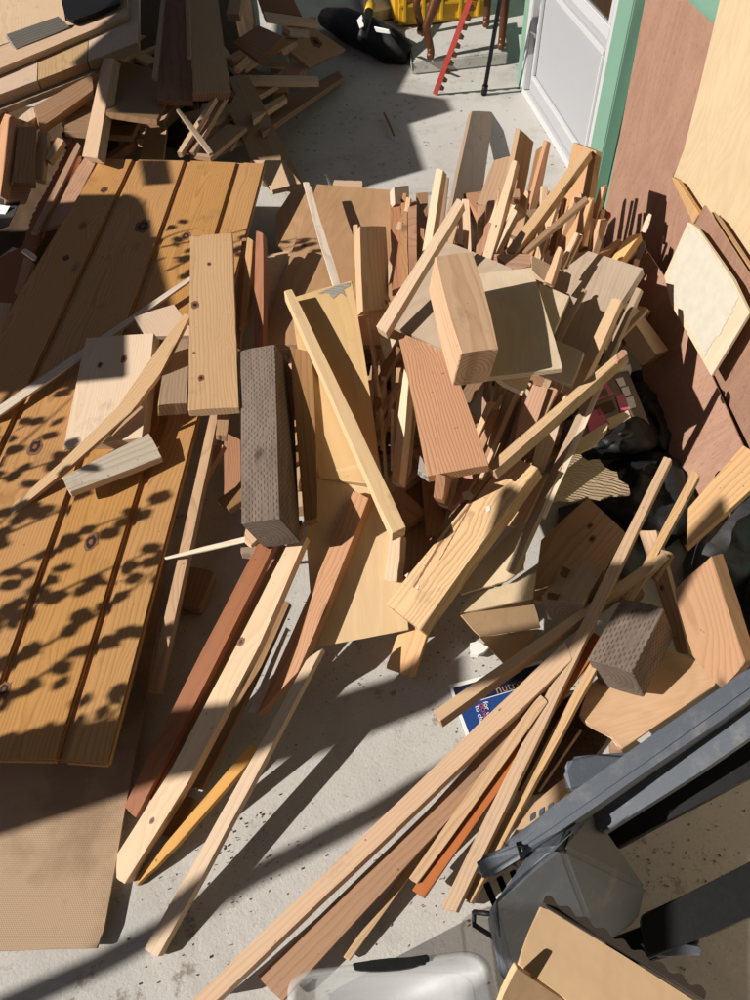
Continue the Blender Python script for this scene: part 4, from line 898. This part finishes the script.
for k in range(3):
    x = 548+k*9-18; solid('grip_tooth', 'plastic', [at(x, 815-k*5, .40), at(x+6, 811-k*5, .40), at(x+6, 818-k*5, .40), at(x, 822-k*5, .40)]+[at(x, 815-k*5, .36), at(x+6, 811-k*5, .36), at(x+6, 818-k*5, .36), at(x, 822-k*5, .36)],
          [(0, 1, 2, 3), (7, 6, 5, 4), (0, 4, 5, 1), (1, 5, 6, 2), (2, 6, 7, 3), (3, 7, 4, 0)], st, bev=.001)
slab('leg', 'blackplastic', '640,915 646,960 790,900 790,840', .14, .20, .06, parent=st, bev=.006)
slab('leg', 'blackplastic', '590,945 600,975 700,945 700,905', .10, .12, .05, parent=st, bev=.006)
slab('foot_bar', 'plastic', '640,943 700,945 702,955 660,957', .13, .13, .01, parent=st, bev=.003)
tube('wire_stay', 'blackplastic', [at(474, 912, .12), at(474, 925, .10), at(498, 940, .08)], .004, st)
tube('wire_stay', 'blackplastic', [at(474, 912, .12), at(492, 914, .14)], .004, st)

# cardboard box in the near corner
bx = empty('cardboard_box', at(600, 1000, .3), 'open tan cardboard box with a corrugated edge in front of the sawhorse', 'box')
slab('flap', 'boxcard', '541,906 549,910 700,1003 760,1060 600,1060 575,1006 518,965', .62, .60, .006, ax=((545, 906), (620, 1050)), parent=bx, bev=.001)
slab('side', 'boxcard', '517,967 575,1008 600,1062 480,1062 500,1003', .60, .50, .006, ax=((545, 985), (540, 1060)), roll=-20, parent=bx, bev=.001)
bm = bmesh.new(); p0 = at(543, 903, .612); p1 = at(704, 1000, .60); d = (p1-p0); nn = int(d.length/.012); sv_ = Vector((d.y, -d.x, 0)).normalized(); 
if (proj(p0+sv_*.05)-proj(p0)).y > 0: sv_ = -sv_
top_, bot_ = [], []
for k in range(nn*6+1):
    q = p0+d*(k/(nn*6)); s_ = math.sin(k/6*math.tau/1.4)*.0022+.007
    top_.append((bm.verts.new(q+Vector((0, 0, .002))), bm.verts.new(q+sv_*s_+Vector((0, 0, .002))))); bot_.append((bm.verts.new(q-Vector((0, 0, .006))), bm.verts.new(q+sv_*s_-Vector((0, 0, .006)))))
for k in range(len(top_)-1):
    bm.faces.new((top_[k][0], top_[k+1][0], top_[k+1][1], top_[k][1])); bm.faces.new((top_[k][1], top_[k+1][1], bot_[k+1][1], bot_[k][1])); bm.faces.new((bot_[k][1], bot_[k+1][1], bot_[k+1][0], bot_[k][0])); bm.faces.new((bot_[k][0], bot_[k+1][0], top_[k+1][0], top_[k][0]))
bmesh.ops.recalc_face_normals(bm, faces=bm.faces[:]); link('corrugated_edge', bm, 'shadedfold', None, bx)

# clear storage bin
bn = empty('storage_bin', at(395, 1000, .2), 'clear plastic storage bin lid with rounded corners at the bottom picture edge', 'bin')
def rr_outline(x0, y0, x1, y1, r, n=6):
    out = []
    for cx_, cy_, a0 in ((x0+r, y0+r, 180), (x1-r, y0+r, 270)):
        for k in range(n+1):
            a = math.radians(a0+90*k/n); out.append((cx_+math.cos(a)*r, cy_+math.sin(a)*r))
    return out
Z_ = .22
def quadmap(u, v):   # lid corners, u along, v down
    a, b, c, d = Vector((288, 972)), Vector((487, 948)), Vector((520, 1100)), Vector((285, 1110))
    p = (a.lerp(b, u)).lerp(d.lerp(c, u), v); return p.x, p.y
def rrect(m, r=.13):
    o = []
    for cx_, cy_, a0 in ((m+r, m+r, 180), (1-m-r, m+r, 270), (1-m-r, 1-m-r, 0), (m+r, 1-m-r, 90)):
        for k in range(7):
            a = math.radians(a0+15*k); o.append((cx_+math.cos(a)*r, cy_+math.sin(a)*r))
    return [quadmap(*q) for q in o]
bm = bmesh.new()
lay = [(rrect(0), Z_-.03), (rrect(0), Z_), (rrect(.02, .12), Z_+.006), (rrect(.05, .11), Z_+.004), (rrect(.07, .10), Z_-.012)]
rings = [[bm.verts.new(at(x, y, z)) for x, y in L] for L, z in lay]
for a, b in zip(rings, rings[1:]):
    for i in range(28): bm.faces.new((a[i], a[(i+1) % 28], b[(i+1) % 28], b[i]))
bm.faces.new(rings[-1]); bmesh.ops.recalc_face_normals(bm, faces=bm.faces[:]); link('lid', bm, 'clear', None, bn, True)
bm = bmesh.new(); r1 = [bm.verts.new(at(x, y, Z_-.032)) for x, y in rrect(.03, .11)]; r2 = [bm.verts.new(at(x, y, Z_-.032)-Vector((0, 0, .17))) for x, y in rrect(.06, .11)]
for i in range(28): bm.faces.new((r1[i], r1[(i+1) % 28], r2[(i+1) % 28], r2[i]))
bm.faces.new(r2); bmesh.ops.recalc_face_normals(bm, faces=bm.faces[:]); link('tub', bm, 'clear', None, bn, True)
slab('latch', 'blackplastic', '352,963 428,954 430,961 410,968 370,971 354,970', Z_+.012, Z_+.012, .012, ax=((353, 967), (429, 957)), parent=bn, bev=.002)

# ------------------------------------------------------------------ buried offcuts that fill the deep gaps of the two heaps
rf = random.Random(11)
def filler(n, box, zr, lrange, label, group):
    x0, y0, x1, y1 = box
    for k in range(n):
        z = rf.uniform(*zr); c = at(rf.uniform(x0, x1), rf.uniform(y0, y1), z); yaw = rf.gauss(1.25, .5); L = rf.uniform(*lrange); w = rf.choice((.035, .045, .07, .09)); th = rf.choice((.018, .02, .035))
        d = Vector((math.cos(yaw), math.sin(yaw), rf.uniform(-.08, .08))).normalized(); y = Vector((0, 0, 1)).cross(d).normalized(); nz = d.cross(y)
        M = Matrix((d, y, nz)).transposed().to_4x4(); M.translation = c
        o = boxat('buried_offcut', rf.choice(('fir', 'pale', 'pine', 'salmon', 'pine', 'brown')), (-L/2, -w/2, -th), (L/2, w/2, 0), M, bev=.001)
        tag(o, label, 'offcut', group)
filler(70, (285, 235, 560, 470), (.02, .16), (.2, .5), 'rough wooden offcut buried in the dark gaps under the main heap', 'offcuts buried in the main heap')
filler(26, (545, 250, 630, 330), (.02, .20), (.12, .3), 'rough wooden offcut buried under the grey brown board by the wall', 'offcuts buried by the wall')
filler(24, (470, 190, 580, 260), (.02, .20), (.12, .3), 'rough wooden offcut between the feet of the upright sticks', 'offcuts at the feet of the uprights')
filler(46, (60, 20, 240, 150), (.03, .16), (.25, .5), 'rough wooden offcut buried in the shaded heap beyond the platform', 'offcuts buried in the shaded heap')
filler(16, (235, 20, 300, 100), (.02, .14), (.15, .35), 'rough wooden offcut in the shaded fringe of the far heap', 'offcuts at the fringe of the far heap')
filler(12, (-60, 140, 40, 300), (.02, .12), (.15, .35), 'rough wooden offcut in the shade beside the platform', 'offcuts beside the platform')

crumple('gap_dark_sheet', 'carddark', '-80,120 60,100 115,112 120,150 90,165 20,330 -80,380', .07, .01, 'dark brown sheet added to darken the gaps beside the platform', 'dark sheet', 41)  # dark sheet added where bare floor showed too bright between the boards
crumple('gap_dark_sheet', 'carddark', '90,-60 250,-60 262,60 238,148 110,150 100,60', .05, .008, 'dark brown sheet added to stand in for shade under the far boards', 'dark sheet', 43)  # dark colour stands in for the shade between the far boards
# thin slats standing and lying among the traced pieces
rs_ = random.Random(23)
def slats(n, fn, group, lb):
    for k in range(n):
        P, za, zb, th = fn(k)
        o = slab('thin_stick', rs_.choice(('pine', 'pale', 'fir', 'salmon', 'pine', 'blockwood', 'pale')), P, za, zb, th)
        tag(o, lb, 'stick', group)
def upright(k):
    x = rs_.uniform(474, 596); yb = rs_.uniform(248, 272); yt = rs_.uniform(165, 225); L = yb-yt; dx = L*rs_.uniform(.05, .42); w = rs_.uniform(3, 8)
    zt = .30+.18*(L/100)+rs_.uniform(-.03, .03)
    return [(x+dx, yt), (x+dx+w*.8, yt+rs_.uniform(-2, 3)), (x+w, yb), (x, yb)], zt, .26, rs_.choice((.01, .018, .02))
slats(30, upright, 'thin slats standing among the uprights', 'thin wooden slat standing among the upright sticks near the door')
def fan(k):
    x = rs_.uniform(482, 566); yt = rs_.uniform(372, 410); L = rs_.uniform(45, 95); w = rs_.uniform(2.5, 7)
    return [(x, yt), (x+w, yt+1), (x+w*.8-L*.42, yt+L), (x-L*.42, yt+L)], rs_.uniform(.22, .29), rs_.uniform(.14, .20), rs_.choice((.008, .014, .018))
slats(24, fan, 'thin slats fanned in the gap', 'thin wooden slat lying in the fan beneath the orange sided stick')
def gap(k):
    x = rs_.uniform(372, 416); yt = rs_.uniform(320, 420); L = rs_.uniform(50, 100); w = rs_.uniform(2.5, 6); s_ = rs_.uniform(-.2, .12)
    return [(x, yt), (x+w, yt+1), (x+w+L*s_, yt+L), (x+L*s_, yt+L)], rs_.uniform(.20, .27), rs_.uniform(.12, .18), .012
slats(16, gap, 'thin slats in the gap beside the bold grained board', 'thin wooden slat dropped in the gap beside the bold grained board')
def wallside(k):
    x = rs_.uniform(592, 636); yt = rs_.uniform(240, 275); L = rs_.uniform(30, 60); w = rs_.uniform(2.5, 7); s_ = rs_.uniform(-.9, -.2)
    return [(x, yt), (x+w, yt+1), (x+w+L*s_, yt+L), (x+L*s_, yt+L)], rs_.uniform(.24, .31), rs_.uniform(.18, .24), .012
slats(14, wallside, 'thin slats by the wall', 'thin wooden slat between the grey brown board and the wall sheets')
def mid(k):
    x = rs_.uniform(395, 470); yt = rs_.uniform(180, 235); L = rs_.uniform(40, 80); w = rs_.uniform(3, 8); s_ = rs_.uniform(-.3, .05)
    return [(x, yt), (x+w, yt+1), (x+w+L*s_, yt+L), (x+L*s_, yt+L)], rs_.uniform(.28, .36), rs_.uniform(.22, .28), .016
slats(12, mid, 'thin slats behind the greyish plywood', 'thin wooden slat standing behind the greyish plywood sheet')

# ------------------------------------------------------------------ unseen plates added out of view to shade the yard
def shade(name, mat, poly, z, s, th, label, cat):
    """an unseen plate added between the sun and the place seen at the photo points poly (surface height z)"""
    P = pts(poly); Wd = [at(x, y, z)+SUN*s for x, y in P]; c = sum(Wd, Vector())/len(Wd)
    bm = bmesh.new(); n = len(Wd)
    t_ = [bm.verts.new(Vector((w.x-c.x, w.y-c.y, w.z-c.z))) for w in Wd]; b_ = [bm.verts.new(v.co-Vector((0, 0, th))) for v in t_]
    bm.faces.new(t_); bm.faces.new(b_[::-1])
    for i in range(n): bm.faces.new((t_[i], b_[i], b_[(i+1) % n], t_[(i+1) % n]))
    bmesh.ops.recalc_face_normals(bm, faces=bm.faces[:])
    return tag(link(name, bm, mat, Matrix.Translation(c)), label, cat)
shade('shade_plate_platform', 'blackplastic', '62,196 133,195 142,199 146,208 150,300 122,375 60,376 0,380 -140,390 -130,200 0,200', .24, 2.6, .01, 'added rounded black plate beyond the picture edge, shading the platform', 'light blocker')  # unseen rounded plate, shaped to shade the platform
shade('shade_plate_square', 'blackplastic', '140,160 168,160 167,181 139,183', .26, 2.6, .004, 'small square plate added beyond the picture edge to shade the platform', 'plate')  # unseen plate added for one small square of shade
shade('shade_plate_heap', 'brown', '255,168 232,152 208,120 264,48 280,-60 560,-100 545,-30 412,-20 400,20 412,44 396,70 388,85 436,92 442,104 398,117 412,163 326,188 310,160', .04, 3.6, .02, 'added shade plate beyond the picture edge, shading the far heap', 'awning')  # added plate, outlined to throw the far heap into shade
shade('shade_plate_band', 'brown', '-60,760 0,743 60,735 120,721 200,707 300,697 400,666 434,654 434,690 400,712 300,752 200,770 125,790 0,830 -60,845', .05, 3.0, .03, 'added shade strip beyond the picture edge, shading a band of floor', 'beam')  # added strip that lays a shade band across the floor
shade('shade_plate_carton', 'brown', '545,618 556,580 600,500 636,515 652,566 690,566 735,545 790,510 790,560 705,612 663,612 590,652 540,672 452,690 448,662 490,632', .12, 3.0, .02, 'added shade plate beyond the picture edge, shading the cardboard carton', 'board')  # unseen plate added to darken the carton and the pieces around it
shade('shade_plate_thin_band', 'brown', '-60,1020 100,950 170,912 254,862 375,800 427,768 480,740 486,756 427,791 375,822 254,885 170,936 100,975 -20,1030', .01, 3.0, .02, 'added shade strip beyond the picture edge, shading a thin band of floor', 'batten')  # unseen strip added for the thin band of floor shade
shade('shade_plate_edge', 'brown', '14,240 70,140 95,140 45,240 25,300 0,345 -60,350 -60,290', .2, 2.2, .01, 'added shade strip beyond the picture edge, shading the platform edge', 'board')  # added strip, cut to shade the edge of the platform

# unseen walls and a roof added to cut the sky light
def plainbox(name, mat, lo, hi, label, cat):
    return tag(boxat(name, mat, lo, hi, Matrix.Identity(4), bev=.01), label, cat)
plainbox('sky_block_rear', 'brown2', (-.9, -2.2, 0), (3.4, -2.0, 3.0), 'brown wall added behind the photographer, out of view, to cut sky light', 'wall')  # unseen wall added to hold back sky light from behind
plainbox('sky_block_side', 'brown2', (-4.7, 1.6, 0), (-4.6, 8.5, 2.0), 'brown screen added beyond the shaded heap, out of view, to cut sky light', 'fence')  # unseen screen added to hold back low sky light at the side
plainbox('sky_block_far', 'brown2', (-4.5, 8.6, 0), (3.0, 8.7, 2.0), 'brown screen added at the back of the yard, out of view, to cut sky light', 'fence')  # unseen screen added to hold back low sky light at the far end
wbox('sky_block_roof', 'brown2', (-1.0, -.2, 2.61), (7.5, 2.5, 2.68), WM, house)  # unseen roof added overhead to deepen the shade
shade('shade_plate_stand', 'brown', '598,765 680,735 752,700 752,898 708,893 668,838 622,856 606,836', .01, 3.2, .02, 'added shade plate beyond the picture edge, shading the floor behind the sawhorse', 'board')  # added plate in place of the shade the sawhorse throws behind it
shade('shade_plate_foot', 'brown', '646,906 706,894 752,900 752,1010 640,1010 630,915', .01, 3.2, .02, 'added shade plate beyond the picture edge, shading the floor under the sawhorse', 'plank')  # added plate in place of the shade under the sawhorse
# a leafy branch hanging over the platform
tree = empty('garden_tree', Vector((-3.3, -.3, 0)), 'small leafy tree beyond the picture edge, its branch shading the platform', 'tree')
rt = random.Random(4); bml = bmesh.new(); bmb = bmesh.new()
def leafat(x, y, z, s, ang, L=.055, Wd=.030):
    c = at(x, y, z)+SUN*s
    d = Vector((math.cos(ang), math.sin(ang), rt.uniform(-.3, .3))).normalized(); y_ = d.cross(SUN).normalized()*1.0; y_ = (y_+Vector((0, 0, rt.uniform(-.3, .3)))).normalized()
    vs = [bml.verts.new(c+d*(a*L)+y_*(b*Wd)) for a, b in ((-.5, 0), (-.2, .42), (.15, .45), (.5, 0), (.15, -.45), (-.2, -.42))]
    bml.faces.new(vs)
def branch(p, q, n, z=.15, s=1.4, r=.003):
    """a twig whose shade runs from photo point p to q, with leaves on it"""
    A_, B_ = at(p[0], p[1], z)+SUN*s, at(q[0], q[1], z)+SUN*(s-.1)
    mid_ = (A_+B_)/2+Vector((rt.uniform(-.03, .03), rt.uniform(-.03, .03), rt.uniform(-.03, .03)))
    tube_bm(bmb, [A_, mid_, B_], [r*1.4, r, r*.5], 5)
    for k in range(n):
        f = (k+rt.random())/n; x = p[0]+(q[0]-p[0])*f; y = p[1]+(q[1]-p[1])*f
        leafat(x+rt.uniform(-9, 9), y+rt.uniform(-9, 9), z, s+rt.uniform(-.15, .15), rt.uniform(-.5, 1.1), rt.uniform(.034, .054), rt.uniform(.028, .040))
tw = [((-60, 520), (100, 395), 12), ((-60, 560), (130, 470), 16), ((-60, 600), (165, 500), 16), ((-60, 640), (170, 540), 14), ((-60, 690), (160, 560), 14), ((-60, 720), (140, 620), 13),
      ((-60, 760), (130, 680), 11), ((-60, 470), (60, 420), 9), ((-60, 500), (150, 430), 12), ((-60, 780), (60, 735), 6), ((-60, 580), (60, 480), 10), ((-60, 660), (60, 560), 10)]
for p, q, n in tw: branch(p, q, n)
for p, q, n in (((140, 262), (262, 222), 9), ((150, 250), (300, 236), 8), ((120, 240), (180, 222), 6), ((140, 240), (265, 215), 0), ((270, 235), (300, 232), 3)): branch(p, q, n, z=.26)
hub = Vector((-1.25, .55, .15))+SUN*2.3
trunk = tube('trunk', 'bark', [Vector((-3.3, -.3, 0)), Vector((-3.25, -.25, .5)), hub*.5+Vector((-1.62, -.12, .4)), hub], [.09, .07, .05, .03], tree)
for (p, q, n) in tw[::2]: tube_bm(bmb, [hub, at(p[0], p[1], .15)+SUN*1.4], [.012, .005], 6)
tube_bm(bmb, [hub, at(-90, 420, .26)+SUN*1.6, at(40, 300, .24)+SUN*1.5, at(140, 250, .26)+SUN*1.4], [.012, .008, .005, .004], 6)
bmesh.ops.recalc_face_normals(bmb, faces=bmb.faces[:])
link('limbs', bmb, 'bark', None, tree, True); link('crown', bml, 'leaf', None, tree)

# ------------------------------------------------------------------ sawdust, chips and grit scattered on the concrete
bm = bmesh.new(); rg = random.Random(8)
def chip(c, L, w, a):
    d = Vector((math.cos(a), math.sin(a), 0)); e = Vector((-d.y, d.x, 0)); h = rg.uniform(.001, .004)
    v = [c+d*L+e*w*rg.uniform(.4, 1), c-d*L+e*w, c-d*L-e*w*rg.uniform(.3, 1), c+d*L-e*w]
    t_ = [bm.verts.new(p+Vector((0, 0, h))) for p in v]; b_ = [bm.verts.new(p+Vector((0, 0, .0003))) for p in v]
    bm.faces.new(t_)
    for i in range(4): bm.faces.new((t_[i], b_[i], b_[(i+1) % 4], t_[(i+1) % 4]))
for k in range(480):
    q = rg.choice(((330, 665), (470, 650), (560, 700), (240, 840), (420, 860), (640, 870))); c = at(q[0]+rg.gauss(0, 34), q[1]+rg.gauss(0, 22)); chip(c, rg.uniform(.0004, .0022), rg.uniform(.0003, .0009), rg.uniform(0, 6.3))
for k in range(500):
    x = rg.uniform(120, 760); y = rg.uniform(560, 1000); c = at(x, y); chip(c, rg.uniform(.0005, .0022), rg.uniform(.0003, .0010), rg.uniform(0, 6.3))
for k in range(160):
    x = rg.uniform(270, 600); y = rg.uniform(60, 240); c = at(x, y); chip(c, rg.uniform(.001, .006), rg.uniform(.0008, .002), rg.uniform(0, 6.3))
bmesh.ops.recalc_face_normals(bm, faces=bm.faces[:])
tag(link('wood_crumbs', bm, 'dull'), 'grit and wood crumbs scattered over the concrete', 'crumbs', kind='stuff')
W('twig', 'brown', '383,112 385,112 395,135 393,135', .02, .02, .006, 'small twig lying on the shaded concrete beyond the heap', cat='twig')

# ------------------------------------------------------------------ light, sky, camera
wd = bpy.data.worlds.new('World'); sc.world = wd; wd.use_nodes = True
nt = wd.node_tree; nt.nodes.clear(); ow = nt.nodes.new('ShaderNodeOutputWorld'); bg = nt.nodes.new('ShaderNodeBackground'); sky = nt.nodes.new('ShaderNodeTexSky')
sky.sky_type = 'NISHITA'; sky.sun_disc = False; sky.sun_elevation = EL
sky.sun_rotation = math.atan2(SUN.x, SUN.y)
sky.air_density = .6; sky.dust_density = .5; sky.ozone_density = .6
bg.inputs[1].default_value = .05
nt.links.new(sky.outputs[0], bg.inputs[0]); nt.links.new(bg.outputs[0], ow.inputs[0])
ld = bpy.data.lights.new('sun', 'SUN'); ld.energy = 5.0; ld.angle = math.radians(.4); ld.color = (1, .95, .88)
lo = bpy.data.objects.new('sun', ld); lo.rotation_euler = SUN.to_track_quat('Z', 'Y').to_euler(); COL.objects.link(lo)
cd = bpy.data.cameras.new('camera'); cam = bpy.data.objects.new('camera', cd); COL.objects.link(cam); sc.camera = cam
cd.sensor_fit = 'VERTICAL'; cd.sensor_height = 24.0; cd.lens = FP/1000.0*24.0; cd.clip_end = 500; cd.clip_start = .02
cam.location = CAM
def rw(u, v):
    u2, v2 = u*RC+v*RS, -u*RS+v*RC
    return u2, v2
right = Vector((RC, -RS*math.sin(TH), -RS*math.cos(TH))); upv = Vector((RS, RC*math.sin(TH), RC*math.cos(TH))); fwd = Vector((0, math.cos(TH), -math.sin(TH)))
cam.matrix_world = Matrix.Translation(CAM) @ Matrix((right, upv, -fwd)).transposed().to_4x4()
sc.view_settings.view_transform = 'Standard'; sc.view_settings.look = 'None'; sc.view_settings.exposure = 0.35; sc.view_settings.gamma = 1
sc.cycles.max_bounces = 5
